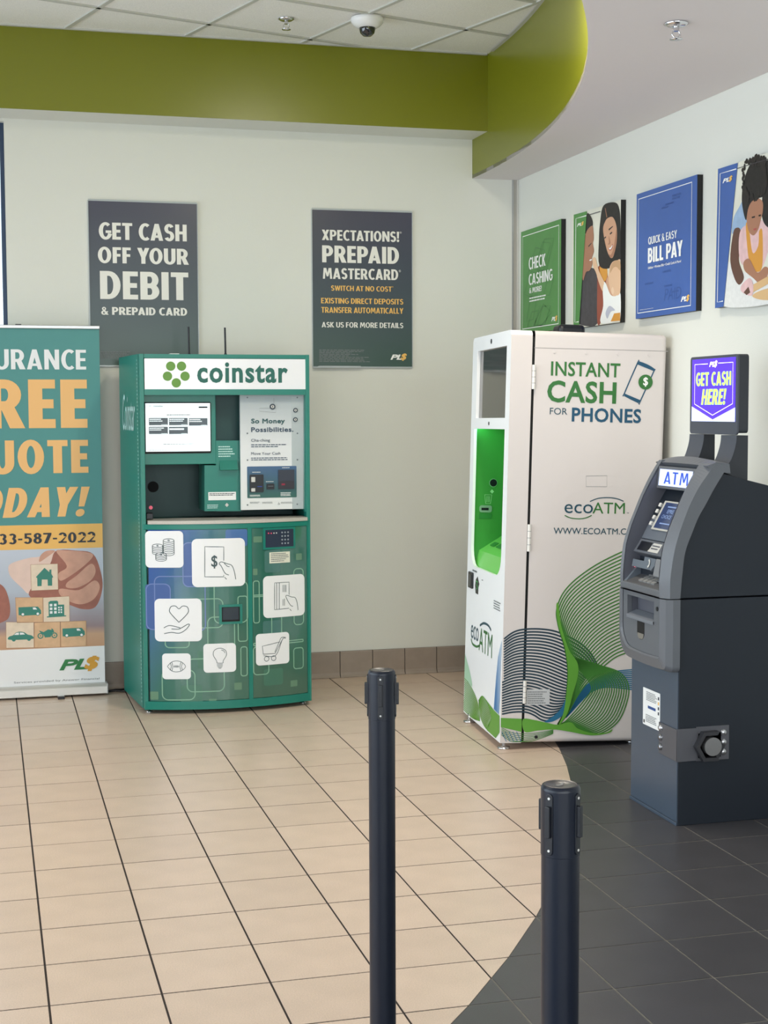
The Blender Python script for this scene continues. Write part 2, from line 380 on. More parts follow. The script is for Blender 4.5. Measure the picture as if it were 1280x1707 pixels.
def in_view(x, y, z, pad=60):
    d = Vector((x, y, z))-CAM; zz = d.dot(fw)
    if zz < .2: return False
    u = 640+FPX*d.dot(rt)/zz; v = 853.5-FPX*d.dot(up)/zz
    return -pad < u < 1280+pad and -pad < v < 1707+pad
T = .3048
rows = [YB-.02-T*.0]
y_lines = sorted({round(k*T, 5) for k in range(-32, 6)}); x_lines = sorted({round(k*T, 5) for k in range(-11, 12)})
base = MB()
ys = [YF]+[y for y in y_lines if YF < y < YB]+[YB+.0]
for a, b in zip(ys[:-1], ys[1:]):
    xa, xb = max(XL, min(XR, arcx(a))), max(XL, min(XR, arcx(b)))
    slab(base, FL, [(XL, a), (xa, a), (xb, b), (XL, b)], -.05, -.0016, GROUT)
    if xa < XR-1e-4 or xb < XR-1e-4: slab(base, FL, [(xa, a), (XR, a), (XR, b), (xb, b)], -.05, -.0016, GROUTD)
floor = obj('floor', base, kind='structure')
far = MB(); SHR = {}
for y0, y1 in zip(y_lines[:-1], y_lines[1:]):
    if y1 < YF: continue
    xa, xb = arcx(y0), arcx(y1); a, b = y1-y0, xa-xb; 
    # line through (xa,y0),(xb,y1): a*x+b*y=c
    c = a*xa+b*y0; nrm = math.hypot(a, b)
    for x0, x1 in zip(x_lines[:-1], x_lines[1:]):
        if x1 < XL or x0 > XR: continue
        g = .0032
        X0, X1, Y0, Y1 = max(x0+g, XL), min(x1-g, XR), max(y0+g*1.1, YF), min(y1-g*1.1, YB)
        if Y1-Y0 < .012 or X1-X0 < .012: continue
        q = [(X0, Y0), (X1, Y0), (X1, Y1), (X0, Y1)]
        for side, m in ((1, BEIGE), (-1, DARK)):
            p = cut(q, side*a, side*b, side*c-.0012*nrm)
            if len(p) < 3: continue
            ar = abs(sum(p[i][0]*p[(i+1) % len(p)][1]-p[(i+1) % len(p)][0]*p[i][1] for i in range(len(p))))/2
            if ar < 2e-4: continue
            cx = sum(k[0] for k in p)/len(p); cy = sum(k[1] for k in p)/len(p)
            vis = any(in_view(k[0], k[1], 0, 10) for k in p)
            if vis:
                full = len(p) == 4 and abs(X1-X0-(T-2*g)) < 1e-5 and abs(Y1-Y0-(T-2*g*1.1)) < 1e-5 and abs(ar-(X1-X0)*(Y1-Y0)) < 1e-7
                key = m.name
                dz = random.uniform(-.0003, .0003)
                if full and key in SHR:
                    o = bpy.data.objects.new('tile', SHR[key]); COL.objects.link(o); o.parent = floor; o.location = (cx, cy, dz)
                else:
                    mb = MB(); slab(mb, FL, [(k[0]-cx, k[1]-cy) for k in p], -.0016, 0, m)
                    o = obj('tile', mb); o.parent = floor; o.location = (cx, cy, dz)
                    if full: SHR[key] = o.data
            else: slab(far, FL, p, -.0016, 0, m)
o = obj('tile_field', far, floor, kind='stuff')

# walls
def wallbox(name, *a, m=WALL):
    mb = MB(); mb.box(*a, m); return obj(name, mb, kind='structure')
WX = .305   # right jamb of the back window
mb = MB(); mb.box(WX, XR+.12, YB, YB+.12, 0, ZC+.2, WALL); mb.box(XL-.12, WX, YB, YB+.12, 3.215, ZC+.2, WALL); mb.box(XL-.12, -1.3, YB, YB+.12, 0, 3.215, WALL); mb.box(-1.3, WX, YB, YB+.12, 0, .12, WALL)
obj('wall_back', mb, kind='structure')
wallbox('wall_right', XR, XR+.12, YF, YB, 0, ZC+.2)
mb = MB(); mb.box(XL-.12, XL, YF, YB, 0, .25, WALL); mb.box(XL-.12, XL, YF, YB, 3.2, ZC+.2, WALL)
for y in (YF, -7.2, -5.0, -2.8, -.6): mb.box(XL-.12, XL, y, y+.16, .25, 3.2, WALL)
mb.box(XL-.12, XL, YB-.1, YB, .25, 3.2, WALL)
obj('wall_left', mb, kind='structure')
mb = MB(); mb.box(XL-.12, XR+.12, YF-.12, YF, 0, .25, WALL); mb.box(XL-.12, XR+.12, YF-.12, YF, 3.2, ZC+.2, WALL)
for x in (XL-.12, -1.0, 1.0, 3.1): mb.box(x, x+.3, YF-.12, YF, .25, 3.2, WALL)
obj('wall_front', mb, kind='structure')
def window(name, x0, x1, y0, y1, z0, z1, mull, t=.05):
    """aluminium frame with a pane; thin in x or in y"""
    w = MB()
    if x1-x0 > y1-y0:
        for a in [x0, x1-t]+mull: w.box(a, a+t, y0, y1, z0, z1, OUTF)
        w.box(x0+t, x1-t, y0, y1, z0, z0+t, OUTF); w.box(x0+t, x1-t, y0, y1, z1-t, z1, OUTF)
        o = obj(name, w, kind='structure'); g = MB(); ym = (y0+y1)/2; g.box(x0+t, x1-t, ym-.004, ym+.004, z0+t, z1-t, GLASS)
    else:
        for a in [y0, y1-t]+mull: w.box(x0, x1, a, a+t, z0, z1, OUTF)
        w.box(x0, x1, y0+t, y1-t, z0, z0+t, OUTF); w.box(x0, x1, y0+t, y1-t, z1-t, z1, OUTF)
        o = obj(name, w, kind='structure'); g = MB(); xm = (x0+x1)/2; g.box(xm-.004, xm+.004, y0+t, y1-t, z0+t, z1-t, GLASS)
    obj('pane', g, o)
window('window_1', -1.3, WX-.001, YB+.05, YB+.11, .12, 3.214, [-.55], t=.022)
n = 2
for a, b in ((XL+.18, -1.0), (-.7, 1.0), (1.3, 3.1)): window('window_%d' % n, a+.001, b-.001, YF-.09, YF-.03, .251, 3.199, []); n += 1
for a, b in ((YF+.16, -7.2), (-7.04, -5.0), (-4.84, -2.8), (-2.64, -.6), (-.44, YB-.1)):
    window('window_%d' % n, XL-.09, XL-.03, a+.001, b-.001, .251, 3.199, []); n += 1

# ceiling: rotated lay-in grid
ca, sa = math.cos(math.radians(17)), math.sin(math.radians(17))
CF = Frame((0, 0, ZC), (ca, sa, 0), (sa, -ca, 0))      # N = down
u00, v00, S = 2.74, -.22, .62
mb = MB(); mb.box(XL-.12, XR+.12, YF-.12, YB+.12, ZC+.03, ZC+.12, CEILT)
ceil = obj('ceiling', mb, kind='structure')
def tow(u, v): return (ca*u+sa*v, sa*u-ca*v)
def inroom(p):
    """clip to the room and to the edge of the back soffit, in plan"""
    return cut(cut(cut(cut(p, 0, 1, YS-.001), 0, -1, -(YF+.001)), 1, 0, XR-.001), -1, 0, -(XL+.001))
PL = Frame((0, 0, 0), (1, 0, 0), (0, 1, 0))
cf = MB()
def outside_curve(q): return all(math.hypot(x-CC[0], y-CC[1]) > CR_ for x, y in q) and all(y > -6 for x, y in q)
for i in range(-14, 8):
    for j in range(-6, 20):
        a, b = u00+i*S, v00+j*S; g = .0
        q = inroom([tow(a+g, b+g), tow(a+S-g, b+g), tow(a+S-g, b+S-g), tow(a+g, b+S-g)])
        if len(q) < 3 or outside_curve(q): continue
        cx = sum(k[0] for k in q)/len(q); cy = sum(k[1] for k in q)/len(q)
        if any(in_view(k[0], k[1], ZC, 20) for k in q):
            mb = MB(); slab(mb, PL, q, ZC+.008, ZC+.025, CEILT); obj('ceiling_tile', mb, ceil)
        else: slab(cf, PL, q, ZC+.008, ZC+.025, CEILT)
obj('ceiling_tile_field', cf, ceil, kind='stuff')
gb = MB(); W = .012
def bar(p0, p1, vis):
    d = Vector((p1[0]-p0[0], p1[1]-p0[1])); d.normalize(); n_ = (-d.y*W, d.x*W)
    q = inroom([(p0[0]+n_[0], p0[1]+n_[1]), (p1[0]+n_[0], p1[1]+n_[1]), (p1[0]-n_[0], p1[1]-n_[1]), (p0[0]-n_[0], p0[1]-n_[1])])
    if len(q) > 2:
        if vis: g_ = MB(); slab(g_, PL, q, ZC, ZC+.008, GRID); obj('grid_bar', g_, ceil)
        else: slab(gb, PL, q, ZC+.0004, ZC+.008, GRID)
for i in range(-14, 8): bar(tow(u00+i*S, -5), tow(u00+i*S, 12), -3 <= i <= 0)
for j in range(-6, 20): bar(tow(-7, v00+j*S), tow(6, v00+j*S), -1 <= j <= 1)
gb.box(XL, 3.03, YS-.024, YS-.001, ZC-.001, ZC+.008, GRID)
obj('ceiling_grid', gb, ceil, kind='stuff')

# back soffit (lime face, white underside) and the curved soffit on the right
mb = MB(); mb.box(XL, arcx(YS, CC, CR_)-.0, YS, YB, ZG, ZC+.03, WALL)
o = obj('trim_1', mb, kind='structure', label='straight lime green soffit band above the back wall')
mb = MB(); mb.box(XL, arcx(YS, CC, CR_), YS-.004, YS+.0, ZG, ZC, LIME); obj('painted_face', mb, o, label='lime green painted face')
A0, A1, NA = math.asin((YB-.001-CC[1])/CR_), math.radians(-88), 96
arc = [(CC[0]+CR_*math.cos(A0+(A1-A0)*k/NA), CC[1]+CR_*math.sin(A0+(A1-A0)*k/NA)) for k in range(NA+1)]
arc = [p for p in arc if p[1] > -6.6]
und = MB()
for p, q in zip(arc[:-1], arc[1:]):
    slab(und, PL, [p, (XR-.001, p[1]), (XR-.001, q[1]), q], ZS, ZS+.02, WHITEP)
und.box(arc[-1][0], XR-.001, -6.62, -6.6, ZS, ZC, WHITEP)
cs = obj('trim_2', und, kind='structure', label='white underside of the dropped curved soffit on the right')
fc = MB(); vs = []
for p in arc: vs += [(p[0], p[1], ZS), (p[0], p[1], ZC+.02)]
fc.add(vs, [(2*i, 2*i+1, 2*i+3, 2*i+2) for i in range(len(arc)-1)], LIME, True)
vs = []
for p in arc:
    k = (CR_+.02)/CR_; x, y = CC[0]+(p[0]-CC[0])*k, CC[1]+(p[1]-CC[1])*k
    y = min(y, YB-.001); vs += [(x, y, ZS+.004), (x, y, ZC+.02)]
fc.add(vs, [(2*i+2, 2*i+3, 2*i+1, 2*i) for i in range(len(arc)-1)], WHITEP, True)
obj('curved_face', fc, cs, label='curved lime green face')
et = MB(); vs = []
for p in arc:
    if p[1] > YS: continue
    k = (CR_-.02)/CR_; vs += [(p[0], p[1], ZC-.002), (CC[0]+(p[0]-CC[0])*k, CC[1]+(p[1]-CC[1])*k, ZC-.002)]
et.add(vs, [(2*i, 2*i+1, 2*i+3, 2*i+2) for i in range(len(vs)//2-1)], GRID, False)
obj('edge_trim', et, ceil)

# corner strip, baseboards
mb = MB(); mb.box(3.297, 3.303, YB-.012, YB, .15, ZS, ALU); mb.box(3.303, 3.325, YB-.006, YB, .15, ZS, mat('corner strip', (176, 172, 164), rough=.5)); mb.box(3.325, 3.334, YB-.014, YB, .15, ZS, mat('corner strip 2', (206, 203, 196), rough=.5))
obj('trim_3', mb, kind='structure', label='slim metal strip running up the corner of the room')
mb = MB(); mb.box(WX, XR-.013, YB-.006, YB, 0, .158, GROUT); bb = obj('baseboard_back', mb, kind='structure')
x = 2.202-.2027*9; first = None
BF = Frame((0, YB, 0), (1, 0, 0), (0, 0, 1))
while x < XR-.02:
    a, b = max(x+.0022, WX), min(x+.2027-.0022, XR-.014)
    if b-a > .02:
        mb = MB()
        prof = [(.006, .158), (.011, .155), (.012, .15), (.012, .03), (.016, .014), (.026, .004), (.026, .001), (.006, .001)]
        n_ = len(prof); vs = [(X, YB-d, z) for X in (a, b) for d, z in prof]
        mb.add(vs, [(i, (i+1) % n_, n_+(i+1) % n_, n_+i) for i in range(n_)]+[tuple(reversed(range(n_))), tuple(range(n_, 2*n_))], BASET)
        obj('tile', mb, bb)
    x += .2027
mb = MB(); mb.box(XR-.006, XR, YF, YB-.03, 0, .158, GROUT); bb = obj('baseboard_right', mb, kind='structure')
mb = MB(); y = YB-.034
while y-.2 > YF:
    mb.box(XR-.013, XR-.006, y-.2, y, .001, .156, BASET); y -= .2027
obj('tile_row', mb, bb, kind='stuff')

# ------------------------------------------------------------------ ceiling fittings
def sprinkler(x, y, z, label):
    t = thing('fire_sprinkler', label, 'sprinkler', (x, y, z), 'pendent sprinkler heads')
    m = MB(); m.lathe((x, y, z), [(0, -.001), (.042, -.001), (.045, -.005), (.03, -.013), (.0, -.014)], CHROME); obj('escutcheon', m, t)
    m = MB(); m.tube([(x, y, z-.012), (x, y, z-.03)], .011, CHROME, 12)
    for s in (-1, 1): m.tube([(x+s*.010, y, z-.028), (x+s*.016, y, z-.042), (x+s*.004, y, z-.056)], .003, CHROME, 6)
    obj('body', m, t)
    m = MB(); m.lathe((x, y, z-.056), [(0, 0), (.022, 0), (.024, -.003), (0, -.005)], CHROME, 16); obj('deflector', m, t)
sprinkler(1.75, .449, ZC+.008, 'chrome sprinkler head on the white tiled ceiling, left of the dome camera')
p = (2.61, -2.387)
sprinkler(p[0], p[1], ZS, 'chrome sprinkler head on the smooth white soffit at the top right')
t = thing('dome_camera', 'small white dome security camera on the tiled ceiling', 'camera', (2.155, .308, ZC))
m = MB(); m.lathe((2.155, .308, ZC), [(0, 0), (.085, 0), (.088, -.006), (.086, -.022), (.07, -.04), (.05, -.052), (0, -.052)], WHITEG, 32); obj('housing', m, t)
m = MB(); m.lathe((2.155, .308, ZC-.047), [(.043, 0), (.043, -.012), (.037, -.032), (.022, -.046), (0, -.05)], mat('smoked dome', (30, 32, 38), rough=.05, coat=1), 24); obj('lens_dome', m, t)

# ------------------------------------------------------------------ posters on the back wall
BW = Frame((0, YB-.010, 0), (1, 0, 0), (0, 0, 1))
PG = grad('slate poster print', [(0, (64, 88, 80)), (.35, (62, 76, 80)), (1, (66, 66, 84))], rough=.28)
ACR = mat('clear acrylic edge', (176, 182, 184), rough=.15)
def poster(x0, x1, z0, z1, label):
    t = thing('wall_poster', label, 'poster', (x0, YB, z0))
    m = MB(); slab(m, BW, rect((x0, z0), (x1, z1)), -.008, 0, PG); obj('sheet', m, t)
    m = MB()
    for a in (rect((x0-.004, z0-.004), (x0, z1+.004)), rect((x1, z0-.004), (x1+.004, z1+.004)), rect((x0, z1), (x1, z1+.010)), rect((x0, z0-.008), (x1, z0))): slab(m, BW, a, -.009, .003, ACR)
    obj('holder', m, t)
    return t
WB = mat('poster lettering', (232, 230, 222), rough=.45)
t = poster(.758, 1.371, 1.868, 2.792, 'dark slate poster with large white lettering about debit cash, left on back wall')
block(t, BW, 'GET CASH', (0.8142, 2.5781), (1.3113, 2.6731), WB)
block(t, BW, 'OFF YOUR', (0.8065, 2.4454), (1.3218, 2.5352), WB)
block(t, BW, 'DEBIT', (0.8159, 2.2425), (1.3173, 2.4004), WB)
block(t, BW, '& PREPAID CARD', (0.8199, 2.1538), (1.3080, 2.1977), WB)
m = MB(); tinylines(m, BW, (0.8112, 1.9060), (0.9857, 1.9490), 5, GREYTXT, ragged=.2); obj('small_print', m, t)
t = poster(2.049, 2.658, 1.866, 2.782, 'dark slate poster about a prepaid card with white and gold lettering, right on back wall')
for s, a, b, mm, w in (('XPECTATIONS!', (2.1071, 2.6071), (2.5794, 2.6678), WB, .045), ('PREPAID', (2.1076, 2.4772), (2.5777, 2.5763), WB, .055), ('MASTERCARD', (2.1112, 2.3814), (2.5722, 2.4445), WB, .045),
    ('SWITCH AT NO COST', (2.1604, 2.3123), (2.5319, 2.3423), GOLD, .03), ('EXISTING DIRECT DEPOSITS', (2.0996, 2.2372), (2.6037, 2.2691), GOLD, .03), ('TRANSFER AUTOMATICALLY', (2.1007, 2.1822), (2.6036, 2.2154), GOLD, .03), ('ASK US FOR MORE DETAILS', (2.1022, 2.0963), (2.6033, 2.1275), WB, .03),
    ('®', (2.5830, 2.6568), (2.5947, 2.6696), WB, 0), ('®', (2.5758, 2.4286), (2.5896, 2.4427), WB, 0), ('\u2122', (2.5333, 2.3375), (2.5413, 2.3439), GOLD, 0)):
    if len(s) < 2: text(t, BW, s, a, b, mm, w=w)
    else: block(t, BW, s, a, b, mm, a=.14+w*1.5, b=.11+w*1.2)
m = MB(); tinylines(m, BW, (2.0859, 1.8914), (2.3979, 1.9674), 9, GREYTXT, ragged=.5, seed=4); obj('small_print', m, t)
logo(t, BW, (2.5238, 1.9019), (2.6248, 1.9458))
m = MB(); slab(m, BW, [(2.0502, 1.8568), (2.3469, 1.8579), (2.3325, 1.8690), (2.0822, 1.8693)], 0, .02, ACR); obj('acrylic_lip', m, t)

# ------------------------------------------------------------------ panels on the right wall
RW = Frame((XR-.030, 0, 0), (0, -1, 0), (0, 0, 1))
EDGE = mat('black panel edge', (14, 14, 15), rough=.6)
def board(y0, y1, z0, z1, face, label):
    t = thing('wall_panel', label, 'poster', (XR, y0, z0))
    m = MB(); slab(m, RW, rect((-y0, z0), (-y1, z1)), -.029, -.0012, EDGE); obj('backing', m, t)
    m = MB(); slab(m, RW, rect((-y0, z0), (-y1, z1)), -.0012, 0, face); obj('print', m, t)
    return t
def outline(m, u0, v0, u1, v1, w, mm, h=.0008): stroke(m, RW, [(u0, v0), (u1, v0), (u1, v1), (u0, v1)], w, h, mm, closed=True)
PGRN = mat('green print', (74, 138, 66), rough=.4, noise=.06, nscale=6)
PGRN2 = mat('green print shade', (62, 122, 60), rough=.4)
PBLU = mat('blue print', (62, 96, 166), rough=.4, noise=.04, nscale=6)
PBLU2 = mat('blue print shade', (52, 84, 150), rough=.4)
t = board(1.085, .445, 2.058, 2.671, PGRN, 'green panel reading check cashing, nearest the corner on right wall')
m = MB(); outline(m, -1.055, 2.09, -.475, 2.64, .006, WHITE); obj('border_line', m, t)
m = MB()
R = random.Random(3)
for k in range(9):
    u = R.uniform(-1.02, -.55); v = R.uniform(2.1, 2.55); a = R.uniform(.2, .7); L = R.uniform(.08, .16)
    q = [(u+L*math.cos(a+b)*s, v+L*math.sin(a+b)*s) for b, s in ((0, 1), (1.2, .6), (math.pi, 1), (math.pi+1.2, .6))]
    q = [(min(max(x, -1.05), -.48), min(max(y, 2.095), 2.635)) for x, y in q]
    stroke(m, RW, q, .008, .0006, PGRN2, closed=True)
obj('faint_pattern', m, t)
for s, a, b, w in (('CHECK', (-0.9489, 2.4335), (-0.6750, 2.5028), .04), ('CASHING', (-0.9481, 2.3421), (-0.5612, 2.4062), .04), ('& MORE!', (-0.9376, 2.2938), (-0.7370, 2.3250), .04)): block(t, RW, s, a, b, WHITE, a=.19, b=.15)
m = MB(); tinylines(m, RW, (-0.9371, 2.2391), (-0.6661, 2.2732), 2, WHITE, ragged=.1); obj('small_print', m, t)
logo(t, RW, (-0.5794, 2.1046), (-0.4904, 2.1379))
t = board(-.551, -1.195, 2.055, 2.667, PBLU, 'plain blue panel reading quick and easy bill pay on right wall')
m = MB(); outline(m, .575, 2.082, 1.145, 2.64, .005, WHITE); obj('border_line', m, t)
m = MB()
for k in range(12):
    u = R.uniform(.6, 1.0); v = R.uniform(2.1, 2.6); a = .35
    tinylines(m, RW, (u, v), (u+.1, v+.02), 1, PBLU2, h=.0006, seed=k)
obj('faint_pattern', m, t)
block(t, RW, 'QUICK & EASY', (0.6909, 2.4059), (1.0008, 2.4416), WHITE, a=.17, b=.13)
block(t, RW, 'BILL PAY', (0.6882, 2.3168), (1.0598, 2.3886), WHITE)
text(t, RW, 'Utilities \u2022 Wireless Bills \u2022 Credit Cards & More!', (0.6911, 2.2874), (1.0454, 2.2995), WHITE, w=.02)
text(t, RW, 'PAID', (0.8698, 2.1227), (1.0482, 2.1778), PBLU2, w=.0, sh=.2, h=.0007)
logo(t, RW, (1.0479, 2.1007), (1.1348, 2.1332))
m = MB(); tinylines(m, RW, (0.6007, 2.0944), (0.7603, 2.0976), 1, WHITE); obj('small_print', m, t)
# printed photographs, built as flat coloured shapes
SK1 = mat('printed skin', (206, 158, 128), rough=.45); SK2 = mat('printed skin shade', (168, 118, 92), rough=.45); SK3 = mat('printed dark skin', (98, 66, 54), rough=.45); SKB = mat('printed baby skin', (226, 186, 152), rough=.45)
HAIR = mat('printed dark hair', (26, 22, 24), rough=.45, noise=.5, nscale=60); SHIRT = mat('printed charcoal shirt', (64, 60, 66), rough=.45, noise=.2, nscale=30)
CREAM = mat('printed pale room', (222, 220, 206), rough=.45, noise=.06, nscale=9); ORNG = mat('printed orange cloth', (214, 150, 60), rough=.45); RUST = mat('printed rust cloth', (150, 74, 56), rough=.45)
PINK = mat('printed pink cloth', (224, 186, 186), rough=.45, noise=.08, nscale=30); BLUC = mat('printed pale blue cloth', (150, 176, 206), rough=.45, noise=.08, nscale=25); WOOD = mat('printed wood', (216, 178, 128), rough=.45)
LIP = mat('printed lips', (170, 80, 76), rough=.45)
def shapes(t, fr, L):
    for i, (nm, pts, mm) in enumerate(L):
        m = MB(); P = spline(pts, 5, True) if len(pts) > 4 else pts
        slab(m, fr, P, 0, .0003+.00012*i, mm, sides=False); obj(nm, m, t)
t = board(.278, -.36, 2.05, 2.668, CREAM, 'photo panel of a smiling couple with a baby on right wall')
shapes(t, RW, [
 ('printed_shirt', [(-0.1077, 2.3498), (-0.0044, 2.3583), (0.0580, 2.3260), (0.0765, 2.2185), (0.0735, 2.0594), (-0.1504, 2.0652), (-0.1924, 2.1018), (-0.1825, 2.2381)], SHIRT),
 ('printed_cloth', [(0.0744, 2.3510), (0.1623, 2.3604), (0.2067, 2.2954), (0.1873, 2.1665), (0.1234, 2.0654), (0.0734, 2.0683), (0.0702, 2.2631)], RUST),
 ('printed_cloth', [(0.1021, 2.3529), (0.1840, 2.3583), (0.2012, 2.3003), (0.1638, 2.2730), (0.1195, 2.2986)], ORNG),
 ('printed_hair', [(0.1463, 2.6667), (0.2960, 2.6618), (0.3490, 2.6145), (0.3630, 2.5281), (0.3651, 2.4092), (0.3618, 2.3670), (0.2489, 2.3349), (0.0964, 2.3622), (0.0886, 2.4991), (0.1037, 2.5893)], HAIR),
 ('printed_face', [(0.2016, 2.5947), (0.2657, 2.5910), (0.3107, 2.5428), (0.3182, 2.4737), (0.2900, 2.4083), (0.2534, 2.3841), (0.2046, 2.4170), (0.1601, 2.4912), (0.1428, 2.5497), (0.1694, 2.5813)], SK1),
 ('printed_shade', [(0.2480, 2.3846), (0.2900, 2.4083), (0.3161, 2.4739), (0.3131, 2.5254), (0.2951, 2.4763), (0.2738, 2.4271), (0.2435, 2.4023), (0.2155, 2.4094)], SK2),
 ('printed_nose', [(0.2161, 2.5023), (0.2303, 2.4834), (0.2381, 2.4653), (0.2254, 2.4572), (0.2060, 2.4610), (0.2199, 2.4673)], SK2),
 ('printed_hair_parting', [(0.1661, 2.6511), (0.1726, 2.6502), (0.1951, 2.5998), (0.1864, 2.6000)], SK2),
 ('printed_eyebrow', [(0.2133, 2.5371), (0.2664, 2.5472), (0.2686, 2.5427), (0.2188, 2.5287)], HAIR),
 ('printed_eye', [(0.2298, 2.5137), (0.2585, 2.5190), (0.2607, 2.5118), (0.2331, 2.5055)], HAIR),
 ('printed_eye', [(0.1599, 2.4999), (0.1816, 2.5040), (0.1849, 2.4971), (0.1622, 2.4927)], HAIR),
 ('printed_lips', [(0.2150, 2.4376), (0.2470, 2.4428), (0.2680, 2.4557), (0.2663, 2.4365), (0.2367, 2.4245)], LIP),
 ('printed_smile', [(0.2204, 2.4379), (0.2449, 2.4409), (0.2639, 2.4505), (0.2598, 2.4393), (0.2366, 2.4293)], WHITE),
 ('printed_hair', [(-0.0944, 2.6179), (-0.0603, 2.6539), (-0.0028, 2.6156), (0.0057, 2.5791), (-0.0418, 2.5625), (-0.0933, 2.5484), (-0.1019, 2.5830)], HAIR),
 ('printed_face', [(-0.0852, 2.5497), (-0.0022, 2.5801), (0.0175, 2.5423), (0.0215, 2.5065), (0.0106, 2.4856), (0.0259, 2.4441), (0.0004, 2.4112), (0.0066, 2.3795), (-0.0270, 2.3470), (-0.0786, 2.3427), (-0.1187, 2.3011), (-0.1372, 2.3705), (-0.1152, 2.4586)], SK2),
 ('printed_eyebrow', [(-0.0496, 2.4787), (-0.0065, 2.4919), (-0.0064, 2.4865), (-0.0461, 2.4716)], HAIR),
 ('printed_smile', [(-0.0336, 2.4034), (0.0005, 2.4058), (-0.0028, 2.3973), (-0.0301, 2.3972)], WHITE),
 ('printed_arm', [(0.0118, 2.4056), (0.0455, 2.4067), (0.0741, 2.3643), (0.1081, 2.3216), (0.1638, 2.2730), (0.1860, 2.2450), (0.1482, 2.2218), (0.0979, 2.2697), (0.0580, 2.3260), (0.0181, 2.3651)], SKB),
 ('printed_baby_clothes', [(0.1640, 2.2599), (0.2081, 2.2172), (0.2940, 2.1805), (0.3690, 2.1963), (0.3714, 2.0683), (0.3173, 2.0564), (0.1234, 2.0610), (0.1550, 2.1469), (0.1482, 2.2218)], WHITE),
 ('printed_baby_head', [(0.2697, 2.3631), (0.3327, 2.3665), (0.3661, 2.3539), (0.3689, 2.2048), (0.3150, 2.1875), (0.2623, 2.1785), (0.2081, 2.2128), (0.1911, 2.2620), (0.2175, 2.2945), (0.2329, 2.3364)], SKB),
 ('printed_baby_hair', [(0.2488, 2.3436), (0.2803, 2.3630), (0.3327, 2.3665), (0.3661, 2.3547), (0.3669, 2.3113), (0.3229, 2.3324), (0.2808, 2.3320), (0.2408, 2.3098)], mat('printed baby hair', (196, 156, 118), rough=.45)),
 ('printed_ear', [(0.2573, 2.2199), (0.2698, 2.2348), (0.2847, 2.2285), (0.2935, 2.2106), (0.2811, 2.1965), (0.2640, 2.2021)], mat('printed light skin', (236, 202, 172), rough=.45)),
 ('printed_shade', [(0.1909, 2.2707), (0.2175, 2.2945), (0.2245, 2.2593), (0.2510, 2.2139), (0.2834, 2.1856), (0.2623, 2.1793), (0.2081, 2.2128)], SK1),
 ('printed_sleeve', [(0.1640, 2.2599), (0.1857, 2.2625), (0.2513, 2.1966), (0.3359, 2.1860), (0.3690, 2.1963), (0.3695, 2.1707), (0.2944, 2.1589), (0.2087, 2.1780)], WHITE),
 ('printed_fold', [(0.1883, 2.1097), (0.2362, 2.1414), (0.3057, 2.1152), (0.2528, 2.1100), (0.2104, 2.0778)], mat('printed cloth fold', (186, 188, 204), rough=.45)),
 ('printed_shawl', [(0.2955, 2.0986), (0.3708, 2.0981), (0.3715, 2.0576), (0.2537, 2.0601)], ORNG),
 ('green_band', [(-0.2519, 2.6692), (-0.0697, 2.6649), (-0.1681, 2.0648), (-0.2483, 2.0683)], PGRN)])
m = MB(); stroke(m, RW, [(-0.0751, 2.6424), (-0.2204, 2.6447), (-0.2280, 2.0833), (-0.1743, 2.0834)], .006, .0035, WHITE); obj('border_line', m, t)
m = MB(); stroke(m, RW, [(-0.0430, 2.6419), (0.1117, 2.6407)], .004, .0035, SHIRT); obj('thin_line', m, t)
logo(t, RW, (-0.2030, 2.5949), (-0.1094, 2.6175), h=.0036)
CURL = mat('printed curls', (34, 28, 28), rough=.45, noise=.5, nscale=90)
def MX(a, b):
    (u0, v0), (u1, v1), (u2, v2) = (1.5598, 2.5945), (1.8011, 2.5584), (1.5631, 2.4733)
    return u0+(u1-u0)*(a-300)/300+(u2-u0)*(b-300)/300, v0+(v1-v0)*(a-300)/300+(v2-v0)*(b-300)/300
t = board(-1.372, -2.02, 2.055, 2.66, CREAM, 'photo panel of a girl rolling dough, nearest the right edge of the frame')
